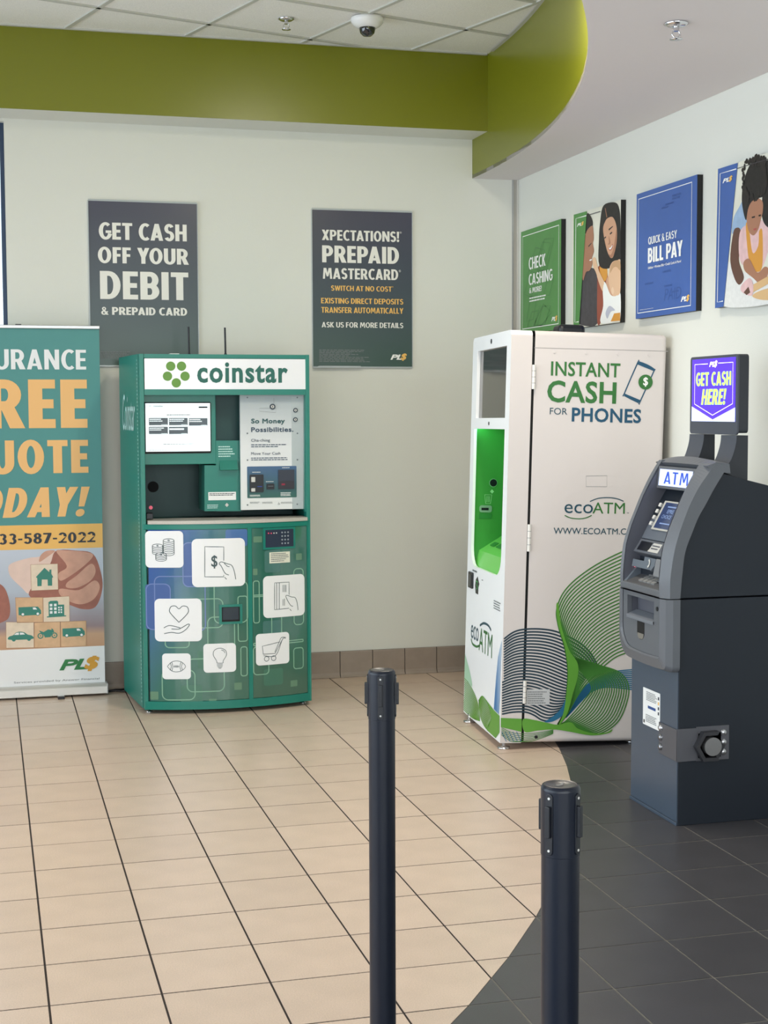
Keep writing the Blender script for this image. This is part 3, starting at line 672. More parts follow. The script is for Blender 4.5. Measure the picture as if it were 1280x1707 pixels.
shapes(t, RW, [
 ('printed_worktop', [(1.4847, 2.2466), (1.6693, 2.1811), (1.8881, 2.1810), (1.9369, 2.0501), (1.4639, 2.0551), (1.4699, 2.1576)], mat('printed marble', (224, 224, 222), rough=.45, noise=.05)),
 ('printed_sleeve', [(1.6244, 2.4892), (1.5880, 2.4700), (1.5392, 2.4279), (1.5283, 2.3644), (1.5989, 2.3724), (1.6397, 2.3756), (1.6628, 2.4205)], BLUC),
 ('printed_forearm', [(1.5367, 2.3634), (1.5654, 2.3843), (1.6031, 2.3679), (1.5970, 2.2882), (1.5942, 2.2361), (1.6372, 2.1679), (1.5968, 2.1391), (1.5501, 2.1754), (1.5142, 2.2560)], SK3),
 ('printed_dress', [(1.5991, 2.3643), (1.6637, 2.3887), (1.7747, 2.3909), (1.8374, 2.3600), (1.8858, 2.2620), (1.8403, 2.2590), (1.7803, 2.1908), (1.6686, 2.2091), (1.6109, 2.2305), (1.5887, 2.2890)], PINK),
 ('printed_apron', [(1.6476, 2.3826), (1.6720, 2.3797), (1.7072, 2.2649), (1.7541, 2.2876), (1.7604, 2.3457), (1.7878, 2.3425), (1.7880, 2.1940), (1.7173, 2.1887), (1.6758, 2.2402)], ORNG),
 ('printed_adult_hair', [(1.7994, 2.6168), (1.8907, 2.6137), (1.9282, 2.3492), (1.8376, 2.3523), (1.7821, 2.4056), (1.7866, 2.5218)], HAIR),
 ('printed_hair', [(1.6653, 2.6262), (1.7362, 2.6502), (1.7992, 2.6245), (1.8167, 2.5484), (1.7953, 2.4895), (1.7250, 2.4835), (1.6700, 2.4514), (1.6470, 2.4066), (1.6123, 2.4828), (1.6186, 2.5538)], HAIR),
 ('printed_face', [(1.6777, 2.4662), (1.7328, 2.4863), (1.7843, 2.4676), (1.7892, 2.4281), (1.7746, 2.3948), (1.7523, 2.3545), (1.7132, 2.3354), (1.6725, 2.3598), (1.6549, 2.4136)], SK2),
 ('printed_eye', [(1.6967, 2.4143), (1.7253, 2.4147), (1.7247, 2.4081), (1.7001, 2.4080)], HAIR),
 ('printed_eye', [(1.7545, 2.4149), (1.7756, 2.4150), (1.7750, 2.4084), (1.7570, 2.4080)], HAIR),
 ('printed_lips', [(1.7125, 2.3631), (1.7402, 2.3637), (1.7381, 2.3553), (1.7175, 2.3546)], LIP),
 ('printed_arm', [(1.6354, 2.2322), (1.6839, 2.2394), (1.7493, 2.1779), (1.8113, 2.1958), (1.8425, 2.1813), (1.8206, 2.1404), (1.7663, 2.1332), (1.7182, 2.1570), (1.6446, 2.1953)], SK2),
 ('printed_dough', [(1.7122, 2.0821), (1.7829, 2.1004), (1.9354, 2.1039), (1.9367, 2.0578), (1.7996, 2.0600)], WOOD),
 ('printed_rolling_pin', [(1.6870, 2.1238), (1.9334, 2.1730), (1.9380, 2.1420), (1.7039, 2.0946)], WOOD),
 ('printed_cloth', [(1.6216, 2.1371), (1.6860, 2.1597), (1.7189, 2.1292), (1.7121, 2.0861), (1.6555, 2.0943), (1.6140, 2.1135)], PINK),
 ('printed_hand', [(1.6389, 2.1036), (1.6790, 2.1244), (1.6957, 2.0992), (1.6637, 2.0897)], SK3),
 ('blue_band', [(1.3964, 2.6600), (1.5731, 2.6586), (1.4622, 2.0552), (1.3837, 2.0530)], PBLU)])
m = MB(); R = random.Random(5)
for cx, cy, n_, rx, ry in ((490, 300, 46, 125, 215), (540, 120, 16, 80, 40)):
    for k in range(n_):
        a = 2*math.pi*k/n_; r = R.uniform(.86, 1.08); q = MX(cx+rx*r*math.cos(a), cy+ry*r*math.sin(a))
        if q[0] < 2.0: slab(m, RW, circ(q, R.uniform(.006, .013), 9), 0, .0024+.00001*k, CURL, sides=False)
obj('printed_curls', m, t, kind='stuff')
m = MB(); stroke(m, RW, [(1.5629, 2.6342), (1.4187, 2.6361), (1.4068, 2.0781), (1.4590, 2.0794)], .005, .0035, WHITE); obj('border_line', m, t)
m = MB(); stroke(m, RW, [(1.5712, 2.6349), (1.7679, 2.6334), (1.9200, 2.6318)], .003, .0035, SHIRT); obj('thin_line', m, t)
logo(t, RW, (1.4433, 2.5873), (1.5310, 2.6129), h=.0036)
# ------------------------------------------------------------------ roll-up banner
BN = Frame((0, 1.08, 0), (1, 0, 0), (0, 0, 1))
def width_of(s, w=.0, sh=0, sp=1):
    c = bpy.data.curves.new('t', 'FONT'); c.body = s; c.offset = w; c.shear = sh; c.space_character = sp
    t = bpy.data.objects.new('t', c); me = t.to_mesh(); xs = [v.co.x for v in me.vertices]; t.to_mesh_clear()
    bpy.data.objects.remove(t); bpy.data.curves.remove(c); return max(xs)-min(xs)
def tail(parent, fr, full, end, LL, UR, m, w=.0, sh=0, h=.0012):
    return block(parent, fr, full, LL, UR, m, a=w*4.4+.02, b=w*3.5+.01, sh=sh, h=h, full=len(full)-len(end), gap=.09)
def _tail(parent, fr, full, end, LL, UR, m, w=.0, sh=0, h=.0012):
    k = width_of(full, w, sh)/width_of(end, w, sh)
    return text(parent, fr, full, (UR[0]-(UR[0]-LL[0])*k, LL[1]), UR, m, w=w, sh=sh, h=h)
TEAL = mat('teal banner print', (74, 140, 138), rough=.5)
PEACH = mat('peach banner print', (238, 184, 118), rough=.5)
INK = mat('navy ink', (36, 44, 56), rough=.5)
BWHITE = mat('banner white', (234, 234, 236), rough=.5)
PSKIN = mat('banner photo skin', (202, 152, 132), rough=.5, noise=.12, nscale=14)
PSKIN2 = mat('banner photo skin shade', (158, 98, 84), rough=.5, noise=.15, nscale=18)
PSKIN3 = mat('banner photo skin light', (226, 196, 184), rough=.5, noise=.06, nscale=14)
PBACK = grad('banner photo backdrop', [(0, (196, 150, 116)), (.16, (200, 160, 130)), (.24, (150, 130, 134)), (.6, (178, 186, 200)), (1, (192, 198, 212))], rough=.5, noise=.06)
BLOCK1 = mat('printed pale wood block', (226, 206, 184), rough=.5, noise=.06, nscale=30); BLOCK2 = mat('printed wood block', (214, 174, 136), rough=.5, noise=.08, nscale=30)
ICON = mat('printed teal icon', (52, 128, 114), rough=.5)
x0, x1 = -.03, .797
t = thing('rollup_banner', 'tall teal roll-up banner stand for a free insurance quote at the left edge', 'banner', ((x0+x1)/2, 1.09, 0))
zc1, zc2, zc3 = (0.3014, 0.9744)[1], (0.2986, 0.8377)[1], (0.2871, 0.2777)[1]
def bsheet(name, z0, z1, m):
    b = MB(); N = 28
    for k in range(N):
        a, c = x0+.012+(x1-x0-.012)*k/N, x0+.012+(x1-x0-.012)*(k+1)/N
        b.add([BN.pt(a, z0, 0), BN.pt(c, z0, 0), BN.pt(c, z1, 0), BN.pt(a, z1, 0), BN.pt(a, z0, -.001), BN.pt(c, z0, -.001), BN.pt(c, z1, -.001), BN.pt(a, z1, -.001)], [(0, 1, 2, 3), (7, 6, 5, 4)], m)
    return obj(name, b, t)
bsheet('sheet', zc1, 2.066, TEAL); bsheet('sheet_band', zc2, zc1, mat('orange banner band', (236, 182, 98), rough=.5)); bsheet('sheet_photo', zc3, zc2, PBACK); bsheet('sheet_foot', .06, zc3, BWHITE)
m = MB(); m.box(x0, x1+.003, 1.068, 1.092, 2.064, 2.083, ALU); obj('top_rail', m, t, bevel=.003)
m = MB(); m.box(.342, .374, 1.072, 1.088, 2.083, 2.088, BLACK); obj('rail_clip', m, t)
m = MB()
n_ = 10; prof = [(1.035, .012), (1.035, .052), (1.052, .066), (1.078, .070), (1.12, .066), (1.135, .045), (1.135, .012)]
vs = [(X, y, z) for X in (x0-.02, x1+.008) for y, z in prof]; k = len(prof)
m.add(vs, [(i, (i+1) % k, k+(i+1) % k, k+i) for i in range(k)]+[tuple(range(k)), tuple(reversed(range(k, 2*k)))], mat('satin aluminium', (206, 204, 200), rough=.38, metal=.6))
obj('base', m, t, bevel=.002)
m = MB(); m.box(x1+.008, x1+.013, 1.036, 1.134, .012, .066, mat('end cap', (176, 176, 176), rough=.4)); obj('end_cap', m, t)
for fx in (.53, .08):
    m = MB(); m.box(fx, fx+.036, 1.0, 1.10, .002, .014, ALU); m.box(fx, fx+.036, .985, 1.0, 0, .016, BLACK); obj('foot', m, t, bevel=.002)
m = MB(); m.tube([(.4, 1.125, .06), (.4, 1.11, 2.06)], .008, ALU, 10); obj('support_pole', m, t)
tail(t, BN, 'INSURANCE', 'RANCE', (0.3143, 1.8393), (0.7219, 1.9493), BWHITE, w=.04)
tail(t, BN, 'FREE', 'EE', (0.4036, 1.5139), (0.7240, 1.7835), PEACH, w=.05)
tail(t, BN, 'QUOTE', 'OTE', (0.3396, 1.2619), (0.7246, 1.4468), PEACH, w=.05)
tail(t, BN, 'TODAY!', 'DAY!', (0.2519, 1.0177), (0.7302, 1.1836), PEACH, w=.05, sh=.2)
tail(t, BN, '833-587-2022', '587-2022', (0.3671, 0.8699), (0.7563, 0.9283), INK, w=.04)
L = [('printed_hand', [(0.2772, 0.7414), (0.3036, 0.7673), (0.3947, 0.7914), (0.4469, 0.7965), (0.5324, 0.8277), (0.5376, 0.7534), (0.4263, 0.7434), (0.4115, 0.6498), (0.3843, 0.5902), (0.3460, 0.6252), (0.2890, 0.6875)], PSKIN3),
 ('printed_hand', [(0.5389, 0.8261), (0.6507, 0.8243), (0.7429, 0.8013), (0.7849, 0.6914), (0.7893, 0.5960), (0.7511, 0.5021), (0.6779, 0.4913), (0.5925, 0.5217), (0.4746, 0.5397), (0.3841, 0.5835), (0.4445, 0.6756), (0.5048, 0.7544)], PSKIN2),
 ('printed_finger', [(0.5389, 0.8241), (0.5980, 0.8258), (0.6902, 0.8164), (0.7428, 0.7946), (0.6887, 0.7352), (0.5952, 0.6706), (0.5555, 0.6584), (0.5497, 0.6991), (0.5964, 0.7381)], PSKIN),
 ('printed_finger', [(0.5947, 0.6435), (0.6481, 0.6823), (0.7287, 0.7475), (0.7546, 0.7060), (0.7271, 0.6526), (0.6535, 0.6144), (0.5942, 0.6165)], PSKIN),
 ('printed_finger', [(0.5546, 0.6111), (0.6599, 0.6006), (0.7470, 0.6519), (0.7762, 0.6101), (0.7385, 0.5434), (0.6585, 0.5192), (0.5669, 0.5633)], PSKIN),
 ('printed_finger', [(0.4463, 0.7663), (0.4925, 0.7952), (0.5324, 0.8263), (0.4866, 0.8276), (0.4535, 0.8031)], PSKIN),
 ('printed_hand', [(0.1534, 0.6586), (0.2302, 0.6493), (0.2677, 0.5944), (0.2818, 0.4933), (0.2516, 0.4408), (0.1486, 0.4383)], PSKIN2)]
for i, (nm, pts, mm) in enumerate(L):
    m = MB(); pts = [(max(p[0], x0+.015), min(max(p[1], zc3), zc2-.002)) for p in spline(pts, 5, True)]; pts = [(min(p[0], x1-.003), p[1]) for p in pts]
    slab(m, BN, pts, 0, .0004+.00012*i, mm, sides=False); obj(nm, m, t)
h = .0016
for a, b, c, d, mm in (((0.3979, 0.7524), (0.5454, 0.7532), (0.5460, 0.6074), (0.3989, 0.6059), BLOCK1), ((0.3112, 0.5700), (0.4607, 0.5659), (0.4593, 0.4268), (0.3174, 0.4286), BLOCK2), ((0.4626, 0.5645), (0.6065, 0.5673), (0.6052, 0.4235), (0.4620, 0.4267), BLOCK1), ((0.2580, 0.4351), (0.4084, 0.4276), (0.4069, 0.2844), (0.2562, 0.2886), BLOCK1), ((0.4116, 0.4247), (0.5525, 0.4243), (0.5511, 0.2805), (0.4102, 0.2842), BLOCK2), ((0.5558, 0.4242), (0.6966, 0.4239), (0.6948, 0.2807), (0.5545, 0.2817), BLOCK2)):
    m = MB(); slab(m, BN, [a, b, c, d], 0, h, mm, sides=False); stroke(m, BN, [a, b, c, d], .0025, h+.0001, mat('printed block edge', (176, 130, 98), rough=.5), closed=True); obj('printed_block', m, t)
h = .0022
m = MB(); slab(m, BN, [(0.4251, 0.6816), (0.4731, 0.7325), (0.4987, 0.7075), (0.4996, 0.7209), (0.5108, 0.7219), (0.5103, 0.6970), (0.5198, 0.6785), (0.5138, 0.6746), (0.5130, 0.6301), (0.4894, 0.6310), (0.4888, 0.6660), (0.4574, 0.6671), (0.4554, 0.6308), (0.4326, 0.6302), (0.4322, 0.6760)], 0, h, ICON, sides=False); obj('printed_house', m, t)
def van(dx, dy):
    m = MB()
    def q(a, b): return (VO[0]+(a+dx)*VS, VO[1]-(b+dy)*VS)
    slab(m, BN, [q(154,758), q(280,757), q(318,758), q(343,790), q(345,822), q(300,830), q(205,832), q(155,826)], 0, h, ICON, sides=False)
    for cx in (190, 316):
        slab(m, BN, circ(q(cx, 820), 17*VS, 16), 0, h+.0002, ICON, sides=False); slab(m, BN, circ(q(cx, 820), 11*VS, 14), 0, h+.0004, BWHITE, sides=False)
    slab(m, BN, [q(274,764), q(296,764), q(312,782), q(278,782)], 0, h+.0003, BWHITE, sides=False)
    obj('printed_van', m, t)
VO = (0.2382, 1.0291); _b = (0.5622, 1.0219); VS = (_b[0]-VO[0])/500.0
def qi(a, b): return (VO[0]+a*VS, VO[1]-b*VS)
_c = (0.4213, 0.4878); VO = (VO[0]+(_c[0]-qi(300, 800)[0]), VO[1]+(_c[1]-qi(300, 800)[1]))
van(0, 0); van(368, 200)
m = MB(); slab(m, BN, [qi(408, 722), qi(425, 712), qi(480, 712), qi(490, 722), qi(490, 748), qi(540, 748), qi(540, 842), qi(556, 844), qi(556, 852), qi(392, 856), qi(392, 846), qi(408, 846)], 0, h, ICON, sides=False)
for r in range(3):
    for c in range(2):
        a = (418+c*36, 738+r*32); slab(m, BN, rect(qi(a[0], a[1]+22), qi(a[0]+22, a[1])), 0, h+.0003, BWHITE, sides=False)
        a = (489+c*20, 766+r*21); slab(m, BN, rect(qi(a[0], a[1]+13), qi(a[0]+13, a[1])), 0, h+.0003, BWHITE, sides=False)
obj('printed_building', m, t)
m = MB(); slab(m, BN, spline([qi(68, 1035), qi(70, 1010), qi(105, 998), qi(130, 976), qi(165, 970), qi(200, 978), qi(228, 998), qi(262, 1008), qi(274, 1035), qi(180, 1040)], 4, True), 0, h, ICON, sides=False)
for c in (110, 238): slab(m, BN, circ(qi(c, 1036), 17*VS, 16), 0, h+.0002, ICON, sides=False)
slab(m, BN, [qi(112, 996), qi(132, 979), qi(154, 977), qi(154, 997)], 0, h+.0003, BWHITE, sides=False); slab(m, BN, [qi(162, 977), qi(190, 980), qi(206, 995), qi(162, 997)], 0, h+.0003, BWHITE, sides=False)
obj('printed_car', m, t)
m = MB()
for c in (335, 453): stroke(m, BN, circ(qi(c, 1014), 21*VS, 18), 9*VS, h, ICON, closed=True); slab(m, BN, circ(qi(c, 1014), 6*VS, 10), 0, h, ICON, sides=False)
slab(m, BN, [qi(322, 966), qi(362, 982), qi(400, 960), qi(430, 966), qi(428, 950), qi(442, 960), qi(452, 985), qi(436, 992), qi(420, 1028), qi(372, 1030), qi(362, 1005), qi(335, 985)], 0, h+.0002, ICON, sides=False); obj('printed_motorcycle', m, t)
logo(t, BN, (0.5458, 0.1365), (0.7664, 0.2227), h=.002, mw=mat('emblem green', (40, 122, 66), rough=.5), mg=mat('emblem gold', (214, 156, 52), rough=.5))
text(t, BN, 'Services provided by Answer Financial', (0.2941, 0.0829), (0.7656, 0.0966), GREYTXT, w=.0)

# cable lying on the floor between the banner and the coin kiosk
m = MB()
m.tube([(.815, 1.118, .006), (.86, 1.135, .006), (.90, 1.10, .006), (.95, 1.12, .006), (1.02, 1.16, .006)], .005, BLACK, 8)
m.tube([(.815, 1.135, .006), (.86, 1.165, .006), (.90, 1.16, .006), (.95, 1.175, .006), (1.02, 1.18, .006)], .005, BLACK, 8)
o = obj('power_cable', m, loc=(.85, 1.13, 0)); o['label'] = 'black power cable on the floor behind the banner base, running to the green kiosk'; o['category'] = 'cable'

# ------------------------------------------------------------------ green coin kiosk
KX0, KX1, KY, KH = .955, 1.862, .46, 1.906
BX0, BX1, BY = .903, 1.905, 1.07
KC, KW2, KB = 1.4085, .4535, .092
def bulge(x): return KY-KB*max(0, 1-((x-KC)/KW2)**2)
class Bulge:
    N = Vector((0, -1, 0))
    def pt(s, u, v, h=0): return Vector((u, bulge(u)-h, v))
CD = Bulge(); CFR = Frame((0, KY, 0), (1, 0, 0), (0, 0, 1)); C5 = Frame((0, .50, 0), (1, 0, 0), (0, 0, 1)); C6 = Frame((0, .54, 0), (1, 0, 0), (0, 0, 1)); C7 = Frame((0, .60, 0), (1, 0, 0), (0, 0, 1)); C8 = Frame((0, .85, 0), (1, 0, 0), (0, 0, 1))
t = thing('coin_kiosk', 'green coin-counting kiosk with a lit screen and a patterned blue-green front', 'kiosk', (KC, .78, 0))
def prism(name, pts, z0, z1, m, parent=None, bevel=0, label=None):
    b = MB(); slab(b, PL, pts, z0, z1, m); return obj(name, b, parent or t, bevel=bevel, label=label)
prism('side_panel', [(KX0-.0039, KY+.051), (KX0+.018, KY+.051), (BX0+.022, BY), (BX0, BY)], .022, KH, KGREEN)
prism('side_panel', [(KX1-.016, KY+.051), (KX1+.0036, KY+.051), (BX1, BY), (BX1-.018, BY)], .022, KH, KGREEN)
prism('back_panel', [(BX0+.022, BY-.02), (BX1-.02, BY-.02), (BX1-.02, BY), (BX0+.022, BY)], .022, KH-.02, KGREEND)
prism('top_panel', [(KX0+.024, KY+.052), (KX1-.019, KY+.052), (BX1-.02, BY-.021), (BX0+.024, BY-.021)], KH-.02, KH-.002, KGREEN)
prism('cabinet_base', [(KX0+.022, KY+.03), (KX1-.018, KY+.03), (BX1-.04, BY-.03), (BX0+.04, BY-.03)], .03, .98, KGREEND)
prism('cavity_back', [(KX0+.022, .85), (KX1-.018, .85), (KX1-.018, .87), (KX0+.022, .87)], 1.0, 1.70, KGREEND)
ZS0, ZS1 = (0.9872, 1.7208)[1], (0.9896, 1.8854)[1]
Zr0 = (0.9868, 1.6908)[1]
m = MB(); m.box(KX0+.032, KX1-.019, KY+.001, KY+.30, Zr0, KH-.021, KGREEN); m.box((0.9770, 1.4789)[0]+.001, (1.8409, 1.4719)[0]-.001, KY-.006, KY+.0005, ZS1, KH-.001, KGREEN); m.box((0.9770, 1.4789)[0]+.001, (1.8409, 1.4719)[0]-.001, KY-.006, KY+.0005, Zr0, ZS0, KGREEN); obj('header_box', m, t)
for a, b in ((KX0, (0.9770, 1.4789)[0]), ((1.8409, 1.4719)[0], KX1)):
    m = MB(); m.box(a, b, KY-.006, KY+.05, .022, KH, KGREEN); obj('frame_post', m, t, bevel=.002)
m = MB(); slab(m, CFR, rect((0.9806, 1.7208), (1.8440, 1.8816)), 0, .003, mat('kiosk sign white', (232, 232, 236), rough=.18, coat=.5)); sg = obj('header_sign', m, t)
text(t, CFR, 'coinstar', (1.2571, 1.7544), (1.7434, 1.8632), mat('kiosk letter green', (20, 96, 84), rough=.4), w=.028, h=.0045, sp=1.12)
m = MB()
for c in ((1.1180, 1.8419), (1.1749, 1.8422), (1.1005, 1.7893), (1.1927, 1.7895), (1.1461, 1.7543)): slab(m, CFR, circ(c, .0245, 28), 0, .0045, mat('leaf green disc', (98, 146, 54), rough=.4), sides=False)
obj('emblem', m, t)
# side script and riveted edge
SLF = Frame((BX0, BY, 0), (KX0-BX0, KY-BY, 0), (0, 0, 1)); LS = math.hypot(KX0-BX0, KY-BY)
PALE = mat('pale print', (190, 226, 222), rough=.4)
m = MB()
for k in range(92): slab(m, SLF, rect((LS-.075, .05+k*.02), (LS-.070, .059+k*.02)), 0, .0012, PALE)
obj('rivet_strip', m, t)
text(t, SLF, 'Coinstar', (.10, 1.50), (.47, 1.70), PALE, w=-.005, sh=.35, h=.0015)
# screen unit
m = MB(); slab(m, C6, rect((0.9686, 1.3213), (1.3658, 1.6963)), -.24, 0, KGREEN); obj('screen_housing', m, t, bevel=.003)
m = MB(); slab(m, C6, rr((0.9804, 1.3804), (1.3396, 1.6538), .008), -.01, .004, BLACKM); obj('screen_bezel', m, t)
SCR = mat('lit screen', (232, 246, 250), rough=.3, emit=.75)
m = MB(); slab(m, C6, rect((0.9907, 1.3913), (1.3344, 1.6479)), 0, .006, SCR); sc_ = obj('screen', m, t)
BTN = mat('screen button grey', (82, 92, 100), rough=.4, emit=.2)
for i, (a, b) in enumerate((((1.0084, 1.5318), (1.1085, 1.5704)), ((1.1142, 1.5312), (1.2137, 1.5699)), ((1.2203, 1.5281), (1.3197, 1.5678)), ((1.0077, 1.4849), (1.1078, 1.5234)), ((1.1135, 1.4841), (1.2139, 1.5227)))):
    m = MB(); slab(m, C6, rect(a, b), 0, .0072, BTN)
    W_, H_ = b[0]-a[0], b[1]-a[1]
    tinylines(m, C6, (a[0]+W_*.03, a[1]+H_*.45), (b[0]-W_*.15, b[1]-H_*.06), 2 if i != 4 else 1, SCR, h=.0082, ragged=.3, seed=i)
    tinylines(m, C6, (a[0]+W_*.65, a[1]+H_*.03), (b[0]-W_*.04, a[1]+H_*.12), 1, SCR, h=.0082, ragged=0, seed=i)
    obj('screen_button', m, sc_)
m = MB(); slab(m, C6, rect((1.2736, 1.6224), (1.3205, 1.6301)), 0, .0072, BLACKM)
text(None, C6, 'coinstar', (1.0324, 1.6279), (1.0844, 1.6371), GREYTXT, mb=m, h=.0072, w=.02)
stroke(m, C6, circ((1.0161, 1.6326), .0032, 10), .0015, .0072, GREYTXT, closed=True)
tinylines(m, C6, (1.1020, 1.5807), (1.2290, 1.5907), 1, GREYTXT, h=.0072, ragged=0); tinylines(m, C6, (1.0822, 1.4278), (1.2436, 1.4341), 1, GREYTXT, h=.0072, ragged=0); tinylines(m, C6, (1.0068, 1.3972), (1.1407, 1.4013), 1, GREYTXT, h=.0072, ragged=0)
for a, b in (((1.0077, 1.4058), (1.0489, 1.4203)), ((1.0565, 1.4053), (1.0774, 1.4216))): stroke(m, C6, [a, (b[0], a[1]), b, (a[0], b[1])], .001, .0072, GREYTXT, closed=True)
obj('screen_print', m, sc_)
# coin chute column
m = MB(); slab(m, C7, rect((1.3675, 1.0585), (1.5166, 1.6969)), -.2, 0, KGREEND); obj('upper_column', m, t)
m = MB(); slab(m, C6, [(1.2991, 1.0682), (1.4964, 1.0640), (1.5004, 1.4459), (1.3655, 1.4471), (1.3640, 1.3143), (1.3021, 1.3152)], -.22, 0, KGREEN); obj('lower_column', m, t)
a, b = (1.3827, 1.2900), (1.4784, 1.3403)
m = MB(); m.add([C6.pt(a[0], b[1], 0), C6.pt(b[0], b[1], 0), C6.pt(b[0], a[1], .035), C6.pt(a[0], a[1], .035), C6.pt(a[0], a[1]-.004, 0), C6.pt(b[0], a[1]-.004, 0)], [(0, 1, 2, 3), (3, 2, 5, 4), (0, 3, 4), (1, 5, 2)], KGREEN); obj('chute_flap', m, t)
m = MB(); tinylines(m, C6, (1.3774, 1.3562), (1.4732, 1.4203), 5, PALE, seed=2); tinylines(m, C6, (1.3139, 1.0808), (1.3892, 1.1051), 3, PALE, seed=5); slab(m, C6, [(1.4099, 1.0995), (1.4204, 1.1105), (1.4307, 1.0990), (1.4202, 1.0881)], 0, .0015, SILV); obj('small_print', m, t)
m = MB(); slab(m, C6, rect((1.3204, 1.1262), (1.4705, 1.1699)), 0, .0015, WHITE); a, b = (1.3259, 1.1493), (1.4644, 1.1657); tinylines(m, C6, a, b, 2, INK, h=.0022, ragged=.1); obj('notice_label', m, t)
m = MB(); slab(m, C8, circ((1.0593, 1.1882), .03, 20), 0, .01, BLACKM); obj('cavity_knob', m, t)
m = MB(); c = (1.0020, 1.0798); m.box(c[0]-.018, c[0]+.018, .50, .56, 1.034, 1.066, BLACK); obj('button_block', m, t, bevel=.003)
m = MB(); c = (1.0073, 1.0966); slab(m, Frame((0, .498, 0), (1, 0, 0), (0, 0, 1)), circ(c, .010, 18), 0, .008, mat('red button', (204, 74, 100), rough=.3, emit=.25)); obj('red_button', m, t)
# white instruction panel
WP = grad('instruction panel shaded white', [(0, (226, 226, 224)), (.55, (218, 220, 222)), (1, (160, 170, 174))], rough=.3, coat=.3)  # grey shading towards the top is put into the panel's colour
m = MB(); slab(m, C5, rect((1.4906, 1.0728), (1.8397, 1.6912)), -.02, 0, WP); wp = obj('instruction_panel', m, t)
m = MB(); slab(m, C5, [(1.8349, 1.0593), (1.8526, 1.0590), (1.8573, 1.6955), (1.8397, 1.6955)], -.02, .03, KGREEN); obj('panel_edge', m, t)
NAVY = mat('navy print', (44, 66, 88), rough=.4); TEALT = mat('teal print', (40, 82, 84), rough=.4)
m = MB(); slab(m, C5, rect((1.7713, 1.0720), (1.8343, 1.6826)), 0, .0008, mat('panel grey strip', (176, 184, 186), rough=.25)); obj('side_strip', m, wp)  # translucent strip down the right side, drawn in opaque grey
for s, a, b, mm, w in (('So Money', (1.5502, 1.5300), (1.7344, 1.5641), TEALT, .03), ('Possibilities.', (1.5498, 1.4915), (1.7810, 1.5177), NAVY, .03), ('Cha-ching', (1.5492, 1.4349), (1.6521, 1.4555), NAVY, .005), ('Move Your Cash', (1.5486, 1.3689), (1.7083, 1.3835), NAVY, .005)):
    text(wp, C5, s, a, b, mm, w=w, h=.0016)
m = MB(); tinylines(m, C5, (1.5489, 1.4080), (1.7605, 1.4286), 2, NAVY, ragged=.35, seed=3); tinylines(m, C5, (1.5482, 1.3372), (1.7489, 1.3571), 2, NAVY, ragged=.06, seed=4)
tinylines(m, C5, (1.5390, 1.1061), (1.5957, 1.1170), 2, GREYTXT, seed=8); tinylines(m, C5, (1.6065, 1.1047), (1.6722, 1.1155), 2, GREYTXT, seed=9); tinylines(m, C5, (1.7094, 1.1026), (1.7843, 1.1133), 2, GREYTXT, seed=10)
stroke(m, C5, [(1.6954, 1.1129), (1.6971, 1.1042), (1.7023, 1.1032), (1.7041, 1.0984)], .0014, .0012, GREYTXT); stroke(m, C5, circ((1.6971, 1.1012), .004, 10), .0012, .0012, GREYTXT, closed=True)
obj('small_print', m, wp)
m = MB(); stroke(m, C5, [(1.5970, 1.6195), (1.6858, 1.6192), (1.6856, 1.5961), (1.5969, 1.6033)], .0012, .0012, GREYTXT, closed=True); stroke(m, C5, [(1.6750, 1.6750), (1.6747, 1.6429)], .0012, .0012, GREYTXT); obj('line_drawing', m, wp)
for c, r in (((1.6672, 1.6279), .0155), ((1.7931, 1.6081), .0125), ((1.7918, 1.5577), .0125)):
    m = MB(); slab(m, C5, circ(c, r, 24), 0, .006, mat('lock ring', (58, 66, 74), rough=.3, metal=.5)); slab(m, C5, circ(c, r*.55, 20), 0, .008, SILV); slab(m, C5, rect((c[0]-r*.12, c[1]-r*.35), (c[0]+r*.12, c[1]+r*.35)), 0, .009, BLACK); obj('lock', m, wp)
for c in ((1.5309, 1.6773), (1.8038, 1.6769), (1.5289, 1.4852), (1.8031, 1.4831), (1.5283, 1.3417), (1.8020, 1.3401), (1.5259, 1.0999), (1.7992, 1.0982)): m = MB(); slab(m, C5, circ(c, .004, 12), 0, .003, mat('screw grey', (104, 112, 116), rough=.4, metal=.5)); obj('screw', m, wp)
m = MB(); slab(m, C5, rr((1.5254, 1.1365), (1.7965, 1.3068), .004), 0, .002, grad('reader panel print', [(0, (38, 92, 82)), (.35, (44, 88, 96)), (1, (58, 92, 132))], rough=.3)); rp = obj('reader_panel', m, t)
m = MB(); slab(m, C5, rr((1.5387, 1.1676), (1.6136, 1.2632), .006), 0, .010, BLACK); slab(m, C5, rr((1.5462, 1.2234), (1.5674, 1.2502), .002), 0, .012, SILV); slab(m, C5, rr((1.5457, 1.1718), (1.5668, 1.1899), .002), 0, .012, SILV); slab(m, C5, rect((1.5790, 1.1971), (1.6052, 1.1996)), 0, .012, mat('blue light', (40, 70, 160), emit=.4)); obj('card_reader', m, rp)
m = MB(); slab(m, C5, rr((1.6303, 1.1819), (1.6726, 1.2127), .004), 0, .008, BLACK); slab(m, C5, rect((1.6379, 1.1982), (1.6664, 1.2003)), 0, .009, GREYTXT); obj('receipt_slot', m, rp)
m = MB(); slab(m, C5, rr((1.6947, 1.1821), (1.7822, 1.2867), .004), 0, .012, mat('bill acceptor', (40, 46, 60), rough=.35)); slab(m, C5, rr((1.6978, 1.1842), (1.7791, 1.2261), .003), 0, .016, mat('bill slot', (32, 28, 38), rough=.3))
